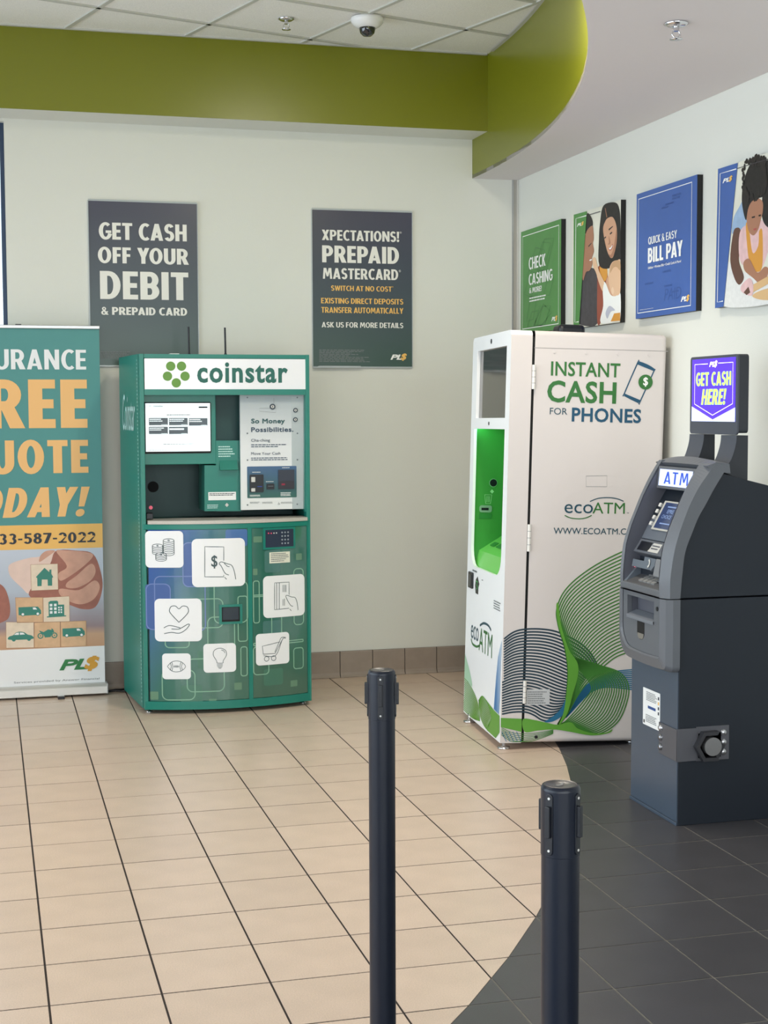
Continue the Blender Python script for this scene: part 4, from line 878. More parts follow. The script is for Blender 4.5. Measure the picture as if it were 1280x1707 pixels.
for k in range(7): slab(m, C5, rect(((1.7111, 1.2034)[0]+k*.0028, (1.7111, 1.2034)[1]), ((1.7111, 1.2034)[0]+k*.0028+.0016, (1.7112, 1.2134)[1])), 0, .017, mat('red indicator', (150, 30, 60), emit=.3))
obj('bill_acceptor', m, rp)
m = MB()
for a, b, s in (((1.5537, 1.2727), (1.5990, 1.2789), 1), ((1.6272, 1.2208), (1.6745, 1.2269), 2), ((1.7172, 1.2945), (1.7594, 1.3017), 3), ((1.5385, 1.1440), (1.5960, 1.1550), 4), ((1.7075, 1.1429), (1.7671, 1.1657), 5)): tinylines(m, C5, a, b, 1 if s < 4 else 3-(s == 4), WHITE, h=.003, ragged=.1, seed=s)
obj('small_print', m, rp)
# shelf, rails and the bowed lower doors
def bowed(name, x0_, x1_, z0, z1, d0, d1, m, parent=t, back=None):
    """bar following the bow; d0..d1 depth behind the bow line"""
    b = MB(); N = 20
    F0 = [(x0_+(x1_-x0_)*k/N, bulge(x0_+(x1_-x0_)*k/N)+d0) for k in range(N+1)]
    B0 = [(x, back if back else y-d0+d1) for x, y in reversed(F0)]
    pts = F0+B0; slab(b, PL, pts, z0, z1, m); return obj(name, b, parent)
bowed('shelf', KX0+.030, KX1-.018, 1.012, 1.030, -.008, .03, mat('speckled grey shelf', (190, 184, 176), rough=.3, noise=.18, nscale=500), back=.60)
m = MB(); m.box(KX0+.022, KX1-.018, .60, .85, 1.004, 1.020, KGREEND); obj('cavity_floor', m, t)
bowed('front_rail', KX0+.002, KX1-.002, .984, 1.011, -.003, .03, KGREEN)
bowed('front_rail', KX0+.002, KX1-.002, .024, .068, -.003, .03, KGREEN, back=KY+.03)
bowed('lower_body', KX0+.025, KX1-.022, .068, .984, .012, .03, KGREEND, back=KY+.03)
xa, xb, xc, xd = KX0+.030, (1.5024, 0.5709)[0], (1.5251, 0.5698)[0], KX1-.022
bowed('door_post', xb, xc, .068, .984, -.002, .02, KGREEN); bowed('door_edge', xd, KX1-.002, .068, .984, -.002, .02, KGREEN)
DG = grad('door print', [(0, (56, 104, 88)), (.42, (50, 108, 96)), (.62, (58, 108, 128)), (.82, (58, 98, 156)), (1, (52, 88, 160))], wx=-.75, wz=.62, off=.44, rough=.16, coat=.8, noise=.05)
DG2 = grad('door print right', [(0, (62, 100, 84)), (.5, (48, 104, 88)), (1, (52, 104, 90))], wx=0, wz=1, rough=.16, coat=.8)
for a, b, mm in ((xa, xb, DG), (xc, xd, DG2)):
    bowed('front_door', a+.001, b-.001, .070, .982, .000, .011, mm)
# outlined and tinted rounded squares printed on the doors
LN = mat('door outline print', (132, 176, 152), rough=.2); TN = mat('door tint print', (70, 116, 98), rough=.2); TN2 = mat('door tint print pale', (100, 136, 112), rough=.2); LNV = mat('door outline violet', (112, 132, 184), rough=.2); TNV = mat('door tint violet', (74, 100, 156), rough=.2)
m = MB()
def sq(a, b, mm, r=.012, h=.0012):
    q_ = MB(); strips(q_, CD, rr(a, b, r), 0, h, mm); obj('door_tint', q_, t)
sq((1.1655, 0.6826), (1.2110, 0.9144), TNV); sq((1.3839, 0.8900), (1.5014, 0.9799), mat('door tint blue', (70, 108, 162), rough=.2))
sq((0.9680, 0.4550), (1.0940, 0.6932), TNV); sq((1.1413, 0.0616), (1.2547, 0.1552), TN); sq((1.2300, 0.2396), (1.3271, 0.3392), TN)
for c in (((0.9853, 0.0781), (1.0264, 0.1214)), ((1.4224, 0.1208), (1.4633, 0.1597)), ((1.2868, 0.0480), (1.3275, 0.0791)), ((1.7377, 0.1125), (1.7776, 0.1467)), ((1.5346, 0.9065), (1.5816, 0.9388)), ((1.7286, 0.9882), (1.7474, 1.0132)), ((1.7755, 0.8003), (1.8099, 0.8354)), ((1.5302, 0.7319), (1.5551, 0.7667))): sq(c[0], c[1], TN2, .004)
sq((1.5844, 0.1313), (1.6941, 0.2214), TN); sq((1.5948, 0.7417), (1.6861, 0.8614), mat('door tint grey green', (74, 116, 110), rough=.2)); sq((1.5817, 0.3085), (1.6872, 0.4821), mat('door tint grey green'  , (74, 116, 110), rough=.2))
m = MB()
def ol(a, b, mm, r=.03):
    q_ = MB(); stroke(q_, CD, rr(a, b, r, 6), .0055, .0018, mm, closed=True, maxlen=.03); obj('door_outline', q_, t)
ol((1.0146, 0.4453), (1.2733, 0.7360), LNV); ol((1.1606, 0.6809), (1.3337, 0.9141), LNV); ol((0.9720, 0.4533), (1.0941, 0.6957), LNV); ol((1.1750, 0.4603), (1.3656, 0.6140), LN); ol((1.3204, 0.4826), (1.4985, 0.7035), LN)
ol((1.2847, 0.2979), (1.4267, 0.5163), LN); ol((1.0652, 0.3571), (1.1878, 0.4958), LN, .02); ol((1.0468, 0.0771), (1.2150, 0.2356), LN); ol((1.1748, 0.1193), (1.3688, 0.2949), LN)
ol((1.4467, 0.3811), (1.4959, 0.6225), LN, .012); ol((1.4594, 0.1943), (1.4931, 0.3504), LN, .012); ol((1.5283, 0.1951), (1.6134, 0.3476), LN, .02); ol((1.5311, 0.4752), (1.5633, 0.7005), LN, .012); ol((1.6316, 0.3653), (1.6883, 0.5943), LN, .012); ol((1.7573, 0.2083), (1.8133, 0.3214), LN, .015); ol((1.7612, 0.4484), (1.8169, 0.7534), LN, .02); ol((1.5300, 0.3653), (1.8136, 0.3537), LN, .003); ol((1.5325, 0.6164), (1.5892, 0.6246), LN, .003)
SQW = mat('kiosk sticker white', (236, 236, 238), rough=.35)
def sticker(a, b, c=None, d=None, r=.022):
    m = MB(); strips(m, CD, rr(a, b, r, 6), 0, .003, SQW); return obj('sticker', m, t)
IW = .0036
def icon(par, lines, closed=(), w=IW, straight=()):
    m = MB()
    for i, l in enumerate(lines): stroke(m, CD, spline(l, 5) if len(l) > 3 and i not in straight else l, w, .0036, INK2, closed=i in closed, maxlen=.03)
    return obj('icon', m, par)
INK2 = mat('icon ink', (52, 74, 78), rough=.4)
s = sticker((0.9710, 0.7824), (1.1636, 0.9764))
ls = []
m = MB()
def coins(cx0, cx1, ytop, ybot, n):
    cx = (cx0[0]+cx1[0])/2; w = abs(cx1[0]-cx0[0])/2; ry = w*.36
    stroke(m, CD, circ((cx, ytop), w, 20, ry), .0028, .0036, INK2, closed=True)
    for k in range(1, n+1):
        y = ytop+(ybot-ytop)*k/n; stroke(m, CD, [(cx+w*math.cos(math.radians(a)), y+ry*math.sin(math.radians(a))) for a in range(180, 361, 20)], .0028, .0036, INK2)
    for sgn in (-1, 1): stroke(m, CD, [(cx+sgn*w, ytop), (cx+sgn*w, ybot)], .0028, .0036, INK2)
    text(None, CD, '$', (cx-w*.25, ytop-ry*.55), (cx+w*.25, ytop+ry*.55), INK2, h=.004, mb=m)
coins((1.0064, 0.8983), (1.0587, 0.8984), (1.0321, 0.8984)[1], (1.0316, 0.8604)[1], 4)
coins((1.0615, 0.9262), (1.1165, 0.9261), (1.0874, 0.9262)[1], (1.0865, 0.8562)[1], 7)
coins((1.0226, 0.8520), (1.0767, 0.8520), (1.0500, 0.8520)[1], (1.0497, 0.8267)[1], 3)
obj('icon', m, s)
s = sticker((1.2065, 0.6778), (1.4870, 0.9337), r=.028)
icon(s, [[(1.3730, 0.8158), (1.3738, 0.8886), (1.2743, 0.8924), (1.2724, 0.7318), (1.3720, 0.7293), (1.3721, 0.7395)], [(1.4356, 0.7145), (1.4292, 0.7530), (1.4168, 0.7873), (1.3931, 0.7983), (1.3594, 0.8094), (1.3492, 0.7995), (1.3592, 0.7873), (1.3707, 0.7633), (1.3823, 0.7460), (1.3992, 0.7387)], [(1.3745, 0.8022), (1.3929, 0.7838), (1.4031, 0.7827)], [(1.3762, 0.7275), (1.3871, 0.7161)]], w=.0034, straight=(0,))
text(s, CD, '$', (1.3070, 0.7751), (1.3396, 0.8454), INK2, w=.01, h=.004)
s = sticker((1.0131, 0.3900), (1.2544, 0.6177), r=.026)
icon(s, [[(1.1361, 0.4921), (1.0984, 0.5347), (1.0881, 0.5542), (1.0973, 0.5763), (1.1193, 0.5787), (1.1371, 0.5642), (1.1560, 0.5785), (1.1789, 0.5740), (1.1860, 0.5518), (1.1734, 0.5299), (1.1361, 0.4921)], [(1.0585, 0.4625), (1.0855, 0.4753), (1.1220, 0.4684), (1.1439, 0.4606), (1.1283, 0.4556), (1.0974, 0.4574)], [(1.1464, 0.4606), (1.1810, 0.4814), (1.1892, 0.4771), (1.1708, 0.4535), (1.1379, 0.4343), (1.0972, 0.4387), (1.0597, 0.4319)]])
s = sticker((1.0483, 0.1882), (1.1939, 0.3255), r=.018)
icon(s, [[(1.0736, 0.2566), (1.0951, 0.2796), (1.1204, 0.2863), (1.1481, 0.2793), (1.1667, 0.2560), (1.1476, 0.2341), (1.1197, 0.2275), (1.0945, 0.2344), (1.0736, 0.2566)], [(1.0885, 0.2770), (1.0948, 0.2566), (1.0880, 0.2361)], [(1.0967, 0.2804), (1.1029, 0.2565), (1.0961, 0.2310)], [(1.1522, 0.2767), (1.1454, 0.2563), (1.1517, 0.2357)], [(1.1441, 0.2819), (1.1372, 0.2564), (1.1434, 0.2307)], [(1.1062, 0.2565), (1.1339, 0.2564)], [(1.1128, 0.2633), (1.1126, 0.2497)], [(1.1201, 0.2633), (1.1200, 0.2496)], [(1.1275, 0.2632), (1.1273, 0.2496)]], w=.0026)
s = sticker((1.2605, 0.2200), (1.4328, 0.3741), r=.02)
icon(s, [[(1.3305, 0.2707), (1.3282, 0.2837), (1.3117, 0.3141), (1.3187, 0.3395), (1.3475, 0.3496), (1.3761, 0.3373), (1.3818, 0.3114), (1.3645, 0.2822), (1.3618, 0.2695), (1.3305, 0.2707)], [(1.3304, 0.2622), (1.3617, 0.2610)], [(1.3312, 0.2553), (1.3608, 0.2542)], [(1.3345, 0.2484), (1.3581, 0.2474)], [(1.3395, 0.2422), (1.3530, 0.2416)], [(1.3541, 0.3399), (1.3693, 0.3333), (1.3734, 0.3229)]], w=.0028)
s = sticker((1.5853, 0.4977), (1.8243, 0.7233), r=.026)
icon(s, [[(1.7328, 0.6154), (1.7334, 0.6846), (1.6499, 0.6846), (1.6486, 0.5401), (1.7321, 0.5427)], [(1.6617, 0.6839), (1.6604, 0.5410)], [(1.6763, 0.6848), (1.6750, 0.5417)], [(1.6981, 0.6713), (1.6978, 0.6325)], [(1.7064, 0.6708), (1.7061, 0.6320)], [(1.7147, 0.6703), (1.7144, 0.6314)], [(1.6974, 0.5937), (1.6971, 0.5592)], [(1.7058, 0.5966), (1.7054, 0.5586)], [(1.7846, 0.5281), (1.7792, 0.5703), (1.7672, 0.5973), (1.7438, 0.6034), (1.7207, 0.6137), (1.7141, 0.6055), (1.7296, 0.5741), (1.7434, 0.5557), (1.7546, 0.5514)], [(1.7358, 0.5373), (1.7451, 0.5279)]], w=.003, straight=(0,))
s = sticker((1.5420, 0.2441), (1.7310, 0.4145), r=.02)
icon(s, [[(1.6770, 0.3635), (1.5776, 0.3476), (1.5825, 0.3042)], [(1.6937, 0.3794), (1.6491, 0.3034), (1.5825, 0.3042)], [(1.7103, 0.3798), (1.6918, 0.3761), (1.6526, 0.2927), (1.5842, 0.2963)], [(1.7122, 0.3848), (1.6864, 0.3869), (1.6724, 0.3621), (1.6473, 0.3105)]], w=.0028)
m = MB()
for c in ((1.6010, 0.2778), (1.6407, 0.2781)): stroke(m, CD, circ(c, .013, 18), .003, .0036, INK2, closed=True)
obj('icon', m, s)
m = MB(); a, b = (1.3455, 0.4767), (1.4695, 0.5810); strips(m, CD, rect(a, b), 0, .006, KGREEN); a, b = (1.3592, 0.4899), (1.4556, 0.5679); strips(m, CD, rect(a, b), 0, .0068, BLACKM); strips(m, CD, rect((1.3644, 0.4999), (1.4486, 0.5648)), 0, .0072, mat('tray dark', (26, 40, 52), rough=.4)); obj('coin_return', m, t)
m = MB(); strips(m, CD, rect((1.5871, 0.8661), (1.7714, 0.9819)), 0, .005, KGREEN); strips(m, CD, rect((1.6005, 0.8774), (1.7601, 0.9713)), 0, .0062, mat('keypad plate', (34, 44, 66), rough=.4)); kp = obj('keypad_plate', m, t)
m = MB()
for r in range(4):
    for c in range(3):
        m = MB(); q = (1.6943, 0.9546); q2 = (1.7287, 0.8962); slab(m, CD, circ((q[0]+(q2[0]-q[0])*c/2, q[1]+(q2[1]-q[1])*r/3), .0046, 12), 0, .009, mat('key grey', (150, 156, 166), rough=.4)); obj('key', m, kp)
m = MB()
for c, mm in (((1.6173, 0.9536), MATS['red button']), ((1.6326, 0.9530), MATS['red button']), ((1.6479, 0.9532), SILV), ((1.6624, 0.9535), SILV)): slab(m, CD, circ(c, .0038, 12), 0, .008, mm)
obj('indicator_lights', m, kp)
m = MB(); strips(m, CD, rect((1.6221, 0.7909), (1.7395, 0.8500)), 0, .0022, mat('yellowed label', (226, 224, 208), rough=.5)); tinylines(m, CD, (1.6311, 0.7973), (1.7320, 0.8469), 5, GREYTXT, h=.003, seed=11); obj('notice_label', m, t)
for c in ((.985, .50), (1.825, .51), (.94, 1.03), (1.87, 1.03)):
    m = MB(); m.lathe((c[0], c[1], 0), [(0, 0), (.018, 0), (.018, .006), (.006, .009), (.006, .03), (0, .03)], CHROME, 16); obj('foot', m, t)
for u, zt in ((315, 2.073), (375.5, 2.071)):
    x = 1.275 if u == 315 else 1.479
    m = MB(); m.tube([(x, .9, KH-.004), (x, .9, KH+.02)], .008, BLACK, 10); m.tube([(x, .9, KH+.02), (x-.002, .9, zt)], .0055, BLACK, 10); obj('antenna', m, t)
m = MB(); m.box(1.165, 1.215, .86, .93, KH-.004, KH+.018, WHITE); obj('router_box', m, t)

# ------------------------------------------------------------------ white phone-recycling kiosk
EO = Vector((2.4874, -.8543, .035)); EY, ET = -.0908, .0286
RE = Matrix.Rotation(EY, 3, 'Z') @ Matrix.Rotation(ET, 3, 'Y') @ Matrix.Rotation(-.0075, 3, 'X')
EX, EW, EH = .7646, .7688, 1.946
AX, AY, AZ = RE @ Vector((1, 0, 0)), RE @ Vector((0, 1, 0)), RE @ Vector((0, 0, 1))
def E_(x, y, z): return EO+AX*x+AY*y+AZ*z
ES = Frame(EO, AX, AZ); EF = Frame(E_(0, EW, 0), -AY, AZ)
t = thing('phone_kiosk', 'tall white phone-recycling kiosk with green recess and wavy line art on its side', 'kiosk', tuple(E_(.38, .38, 0)-Vector((0, 0, .02))))
EWH = mat('kiosk white enamel', (214, 206, 203), rough=.38, bump=.05, bscale=500)
EFW = mat('kiosk front lit white', (250, 251, 253), rough=.28)  # whiter than the cabinet: the light on the front is put into its colour
EG = mat('recess green', (62, 150, 62), rough=.35)
DD = (0.1026, 1.7613)[0]; DD2 = (0.1151, 1.7616)[0]
def ebox(m, x0, x1, y0, y1, z0, z1, mm):
    v = [E_(x, y, z) for z in (z0, z1) for y in (y0, y1) for x in (x0, x1)]
    m.add(v, [(0, 2, 3, 1), (4, 5, 7, 6), (0, 1, 5, 4), (1, 3, 7, 5), (3, 2, 6, 7), (2, 0, 4, 6)], mm)
m = MB(); pts = [(DD2, 0), (EX, 0), (EX-.066, EW), (DD2, EW)]
v = [E_(x, y, z) for z in (.0, EH) for x, y in pts]; m.add(v, [(3, 2, 1, 0), (4, 5, 6, 7), (0, 1, 5, 4), (1, 2, 6, 5), (2, 3, 7, 6)], EWH)
o = obj('cabinet', m, t); b = o.modifiers.new('bevel', 'BEVEL'); b.width = .022; b.segments = 5; b.limit_method = 'ANGLE'
m = MB(); ebox(m, DD-.001, DD2+.03, .006, .02, .012, EH-.03, BLACKM); ebox(m, DD-.001, DD2+.03, .02, EW-.006, EH-.045, EH-.03, BLACKM); obj('door_gap', m, t)
# front door as a hollow frame round the window and the recess
wz0, wz1 = (0.0980, 1.5357)[1], (0.3375, 1.8752)[1]
wy1, wy0 = EW-(0.0989, 1.7147)[0], EW-(0.6905, 1.6997)[0]
gz0, gz1 = (0.3571, 0.7798)[1], (0.3587, 1.4820)[1]
gy1, gy0 = EW-(0.0758, 1.1025)[0], EW-(0.6921, 1.1359)[0]
m = MB()
ylo, yhi = min(wy0, gy0), max(wy1, gy1)
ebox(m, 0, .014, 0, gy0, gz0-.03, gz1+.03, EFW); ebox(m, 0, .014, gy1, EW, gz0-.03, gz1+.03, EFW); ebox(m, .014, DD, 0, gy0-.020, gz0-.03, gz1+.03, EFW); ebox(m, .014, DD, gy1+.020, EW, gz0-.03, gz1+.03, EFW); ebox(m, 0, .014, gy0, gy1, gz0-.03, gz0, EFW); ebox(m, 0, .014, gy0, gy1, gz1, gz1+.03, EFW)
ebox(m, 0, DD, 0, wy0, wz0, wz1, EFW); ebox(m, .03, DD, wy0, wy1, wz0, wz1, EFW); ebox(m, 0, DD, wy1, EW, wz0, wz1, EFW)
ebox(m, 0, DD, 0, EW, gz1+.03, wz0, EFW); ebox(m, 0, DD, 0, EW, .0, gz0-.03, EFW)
# rounded top of the door
N = 6; r_ = .03; prof = [(r_-r_*math.sin(math.radians(90*k/N)), EH-r_+r_*math.cos(math.radians(90*k/N))) for k in range(N+1)]   # (y, z) near corner from top down
out = [(y, z) for y, z in prof]+[(0, wz1)]+[(EW, wz1)]+[(EW-y, z) for y, z in reversed(prof)]
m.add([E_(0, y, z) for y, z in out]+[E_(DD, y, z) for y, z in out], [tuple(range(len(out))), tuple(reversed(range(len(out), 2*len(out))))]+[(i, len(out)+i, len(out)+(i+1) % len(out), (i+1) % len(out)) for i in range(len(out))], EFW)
# rounded lower corners of the recess
for sg, yc in ((1, gy0), (-1, gy1)):
    R_ = .10
    arc_ = [(yc+sg*(R_-R_*math.cos(math.radians(a))), gz0+R_-R_*math.sin(math.radians(a))) for a in range(0, 91, 15)]
    P = [(yc, gz0)]+arc_
    m.add([E_(0, y, z) for y, z in P]+[E_(.014, y, z) for y, z in P], [tuple(range(len(P))), tuple(reversed(range(len(P), 2*len(P))))]+[(i, i+1, len(P)+i+1, len(P)+i) for i in range(1, len(P)-1)], EFW)
ki = m.mi(EWH)
for i, f in enumerate(m.f):          # door side keeps the cabinet white; the front's brighter white is painted light
    if all(abs((m.v[k]-EO).dot(AY)) < .0015 for k in f): m.m[i] = ki
dr = obj('front_door', m, t)
m = MB(); ebox(m, .016, .026, wy0-.005, wy1+.005, wz0-.005, wz1+.005, mat('dark display glass', (26, 27, 28), rough=.06, coat=.5)); obj('display', m, t)
m = MB(); slab(m, EF, circ((0.3881, 1.9112), .012, 20), 0, .002, BLACK); slab(m, EF, circ((0.3819, 1.5088), .009, 18), 0, .002, BLACK); obj('camera_holes', m, t)
# recess interior
d = .24; gy0i, gy1i = gy0-.01, gy1+.01
m = MB()
ebox(m, .015, d, gy1i, gy1i+.006, gz0-.02, gz1+.02, EG); ebox(m, .015, d, gy0i-.006, gy0i, gz0-.02, gz1+.02, EG); ebox(m, d, d+.006, gy0i, gy1i, gz0-.02, gz1+.02, EG); ebox(m, .015, d, gy0i, gy1i, gz1+.014, gz1+.02, EG); ebox(m, .015, d, gy0i, gy1i, gz0-.02, gz0-.014, EG)
rc = obj('recess', m, t)
m = MB(); v = [E_(.016, gy0i, gz0+.06), E_(.016, gy1i, gz0+.06), E_(d, gy1i, gz0+.20), E_(d, gy0i, gz0+.20), E_(.02, gy0i, gz0-.01), E_(.02, gy1i, gz0-.01)]
v = [E_(.0155, gy0i, gz0-.012), E_(.0155, gy1i, gz0-.012), E_(.045, gy1i, gz0+.077), E_(.045, gy0i, gz0+.077), E_(d, gy1i, gz0+.20), E_(d, gy0i, gz0+.20)]
m.add(v, [(0, 1, 2, 3), (3, 2, 4, 5)], mat('tray green', (110, 200, 90), rough=.28)); obj('tray', m, t)
m = MB(); ebox(m, .03, .042, gy0i+.02, gy1i-.02, gz1+.002, gz1+.012, mat('green lamp', (160, 255, 210), emit=15)); obj('light_strip', m, t)
EGW = Frame(E_(0, gy1i, 0), AX, AZ)
m = MB(); slab(m, EGW, circ((.110, gz0+.425), .022, 24), 0, .003, mat('pale green ring', (120, 190, 130), rough=.3)); slab(m, EGW, circ((.110, gz0+.425), .019, 24), 0, .004, BLACK); obj('lens_port', m, t)
PLG = mat('pale green print', (150, 220, 150), rough=.4)
m = MB(); slab(m, EGW, [(.094, gz0+.380), (.104, gz0+.391), (.115, gz0+.380), (.105, gz0+.369)], 0, .002, PLG)
stroke(m, EGW, [(.066, gz0+.363), (.104, gz0+.363), (.098, gz0+.318), (.072, gz0+.318)], .003, .002, PLG, closed=True)
for x in (.078, .085, .092): stroke(m, EGW, [(x, gz0+.356), (x, gz0+.325)], .0025, .002, PLG)
obj('bin_icon', m, t)
m = MB(); slab(m, EGW, rr((.040, gz0+.272), (.106, gz0+.308), .012), 0, .004, mat('slot grey green', (130, 170, 140), rough=.3)); slab(m, EGW, rect((.050, gz0+.283), (.088, gz0+.296)), 0, .005, BLACK); slab(m, EGW, rect((.038, gz0+.240), (.106, gz0+.266)), 0, .003, mat('slot green', (44, 130, 54), rough=.4)); obj('card_slot', m, t)
# tray details
m = MB(); TF = Frame(E_(.045, gy1i, gz0+.079), -AY, (E_(d, gy1i, gz0+.20)-E_(.045, gy1i, gz0+.077)))
for q in ([(.06, .05), (.14, .05), (.14, .08), (.06, .08)], [(.18, .05), (.34, .05), (.34, .08), (.18, .08)], [(.20, .12), (.34, .12), (.32, .18), (.22, .18)]): slab(m, TF, q, 0, .003, MATS['slot green'])
slab(m, TF, [(.24, .135), (.31, .135), (.30, .165), (.25, .165)], 0, .005, BLACK); obj('tray_marks', m, t)
# front printing
m = MB(); slab(m, EF, rr((0.0567, 0.6633), (0.1478, 0.7456), .008), 0, .008, BLACK); slab(m, EF, rr((0.0733, 0.6739), (0.1294, 0.7322), .004), 0, .010, mat('slot shadow', (40, 44, 50), rough=.3)); obj('cash_slot', m, t)
m = MB(); slab(m, EF, [(0.2011, 0.6477), (0.2548, 0.6471), (0.2555, 0.6825), (0.2726, 0.7015), (0.2348, 0.7362), (0.1981, 0.7163), (0.1868, 0.6863)], 0, .001, BLACK); stroke(m, EF, [(0.2084, 0.7116), (0.2431, 0.7068), (0.2155, 0.6924), (0.2480, 0.6845), (0.2229, 0.6703)], .007, .0016, mat('bright green print', (70, 200, 100), rough=.4)); obj('arrow_print', m, t)
m = MB(); tinylines(m, EF, (0.5783, 0.6147), (0.7166, 0.6616), 4, GREYTXT, ragged=.2, seed=3); tinylines(m, EF, (0.1226, 0.7477), (0.2554, 0.7679), 1, GREYTXT, seed=6); tinylines(m, EF, (0.3226, 0.7238), (0.3546, 0.7340), 1, GREYTXT); obj('small_print', m, t)
ECOT = mat('brand teal', (32, 74, 90), rough=.4); ECOG = mat('brand green', (46, 110, 48), rough=.4); ECOB = mat('brand blue', (18, 76, 106), rough=.4)
text(t, EF, 'eco', (0.1242, 0.4094), (0.2886, 0.4788), ECOT, w=-.005); text(t, EF, 'ATM', (0.3008, 0.3725), (0.5703, 0.4878), ECOG, w=-.003)
m = MB(); stroke(m, EF, spline([(0.3105, 0.4972), (0.3908, 0.5194), (0.4831, 0.5208), (0.5415, 0.5046)], 6), .012, .0012, ECOT); stroke(m, EF, spline([(0.1298, 0.4044), (0.1648, 0.3835), (0.2513, 0.3820), (0.3218, 0.3984)], 6), .012, .0012, ECOG); obj('emblem_swoosh', m, t)
# side printing
text(t, ES, 'INSTANT', (0.1948, 1.7373), (0.5336, 1.8050), ECOG, w=.018); text(t, ES, 'CASH', (0.1801, 1.6129), (0.5178, 1.7164), ECOG, w=.025)
text(t, ES, 'FOR', (0.1953, 1.5565), (0.2805, 1.5879), ECOT, w=-.008); text(t, ES, 'PHONES', (0.3028, 1.5249), (0.6439, 1.5921), ECOB, w=.025)
m = MB(); stroke(m, ES, spline([(0.6259, 1.8143), (0.6641, 1.8024), (0.7010, 1.7822), (0.6980, 1.7690), (0.6358, 1.6263), (0.6273, 1.6236), (0.5593, 1.6538), (0.5573, 1.6636), (0.6191, 1.8125)], 2, True), .006, .001, ECOB, closed=True)
slab(m, ES, [(0.6224, 1.8142), (0.7018, 1.7855), (0.6979, 1.7739), (0.6177, 1.8026)], 0, .0012, ECOB, sides=False); slab(m, ES, [(0.5590, 1.6636), (0.6373, 1.6346), (0.6325, 1.6230), (0.5576, 1.6538)], 0, .0012, ECOB, sides=False)
slab(m, ES, circ((0.6601, 1.7204), .0355, 32), 0, .002, ECOG, sides=False); text(None, ES, '$', (0.6479, 1.6988), (0.6722, 1.7437), WHITE, w=.02, h=.003, mb=m); obj('phone_icon', m, t)
text(t, ES, 'eco', (0.2808, 1.0938), (0.4208, 1.1368), ECOT, w=-.006); text(t, ES, 'ATM', (0.4188, 1.0940), (0.5783, 1.1464), ECOG, w=-.004); text(t, ES, '\u2122', (0.5887, 1.0954), (0.5988, 1.1013), ECOT)
m = MB(); stroke(m, ES, spline([(0.4050, 1.1505), (0.4455, 1.1659), (0.4967, 1.1700), (0.5398, 1.1648), (0.5712, 1.1537)], 6), .0045, .0012, ECOT); stroke(m, ES, spline([(0.2828, 1.0832), (0.3121, 1.0713), (0.3547, 1.0677), (0.3887, 1.0730), (0.4156, 1.0849)], 6), .0045, .0012, ECOG); obj('emblem_swoosh', m, t)
tailW = width_of('WWW.ECOATM.COM')/width_of('WWW.ECOATM.')
a, b = (0.2312, 0.9949), (0.5575, 1.0247); text(t, ES, 'WWW.ECOATM.COM', a, (a[0]+(b[0]-a[0])*tailW, b[1]), ECOT, w=.004)
m = MB(); stroke(m, ES, [(0.3823, 1.2708), (0.4847, 1.2742), (0.4864, 1.2216), (0.3839, 1.2208)], .0018, .0008, GREYTXT, closed=True); obj('cover_plate', m, t)
m = MB(); stroke(m, ES, [(0.1120, 1.8648), (0.7670, 1.8694)], .003, .0006, mat('seam grey', (160, 154, 152), rough=.6))
for c in ((0.2083, 1.8469), (0.3619, 1.8477), (0.5176, 1.8477), (0.6711, 1.8476)): slab(m, ES, circ(c, .005, 12), 0, .003, EWH)
obj('seam_and_rivets', m, t)
GLN = mat('wave green', (62, 122, 48), rough=.4); GLN2 = mat('wave bright green', (94, 156, 56), rough=.4); BLN = mat('wave blue', (38, 104, 140), rough=.4); NLN = mat('wave navy', (32, 56, 70), rough=.4)
def fam(name, A, B, n, w, mm, h, fr=ES, clip=None):
    m = MB(); SA, SB = spline(A, 7), spline(B, 7)
    for k in range(n):
        t_ = k/(n-1); pts = [(a[0]+(b[0]-a[0])*t_, a[1]+(b[1]-a[1])*t_) for a, b in zip(SA, SB)]
        if clip: pts = [p for p in pts if clip(p)]
        if len(pts) > 2: stroke(m, fr, pts, w, h, mm)
    obj(name, m, t)
cl = lambda p: p[0] > .002 and p[1] > .004 and p[0] < EX-.02
fam('wave_lines', [(0.7027, 0.9495), (0.5784, 0.9152), (0.4221, 0.8354), (0.3055, 0.7398), (0.2591, 0.6448), (0.2668, 0.5622), (0.3045, 0.4462), (0.3221, 0.3216), (0.3085, 0.1553), (0.2790, 0.0873)],
    [(0.7798, 0.4951), (0.6595, 0.4451), (0.5653, 0.4120), (0.5062, 0.3705), (0.4561, 0.3208), (0.4144, 0.2794), (0.3773, 0.2296), (0.3489, 0.1799), (0.3164, 0.1218), (0.2818, 0.0805)], 30, .0062, GLN, .0016, clip=cl)
fam('wave_lines', [(0.3157, 0.4171), (0.3848, 0.3977), (0.4717, 0.3707), (0.5765, 0.3351), (0.6237, 0.2737), (0.6204, 0.1940), (0.5760, 0.0938), (0.4826, 0.0379), (0.3789, 0.0476), (0.2792, 0.0789)],
    [(0.3296, 0.3839), (0.3602, 0.3629), (0.4044, 0.3211), (0.4405, 0.2708), (0.4371, 0.2416), (0.4124, 0.2085), (0.3835, 0.1712), (0.3503, 0.1340), (0.3171, 0.1010), (0.2817, 0.0822)], 17, .0060, GLN, .0022, clip=cl)
fam('wave_lines', [(0.7323, 0.3568), (0.6498, 0.3481), (0.5419, 0.3353), (0.4483, 0.2958), (0.3730, 0.2297), (0.3363, 0.1716), (0.3163, 0.1260)],
    [(0.7363, 0.2434), (0.6532, 0.2508), (0.5184, 0.2636), (0.4414, 0.2416), (0.3913, 0.1961), (0.3498, 0.1507), (0.3183, 0.1176)], 11, .0060, BLN, .0012, clip=cl)
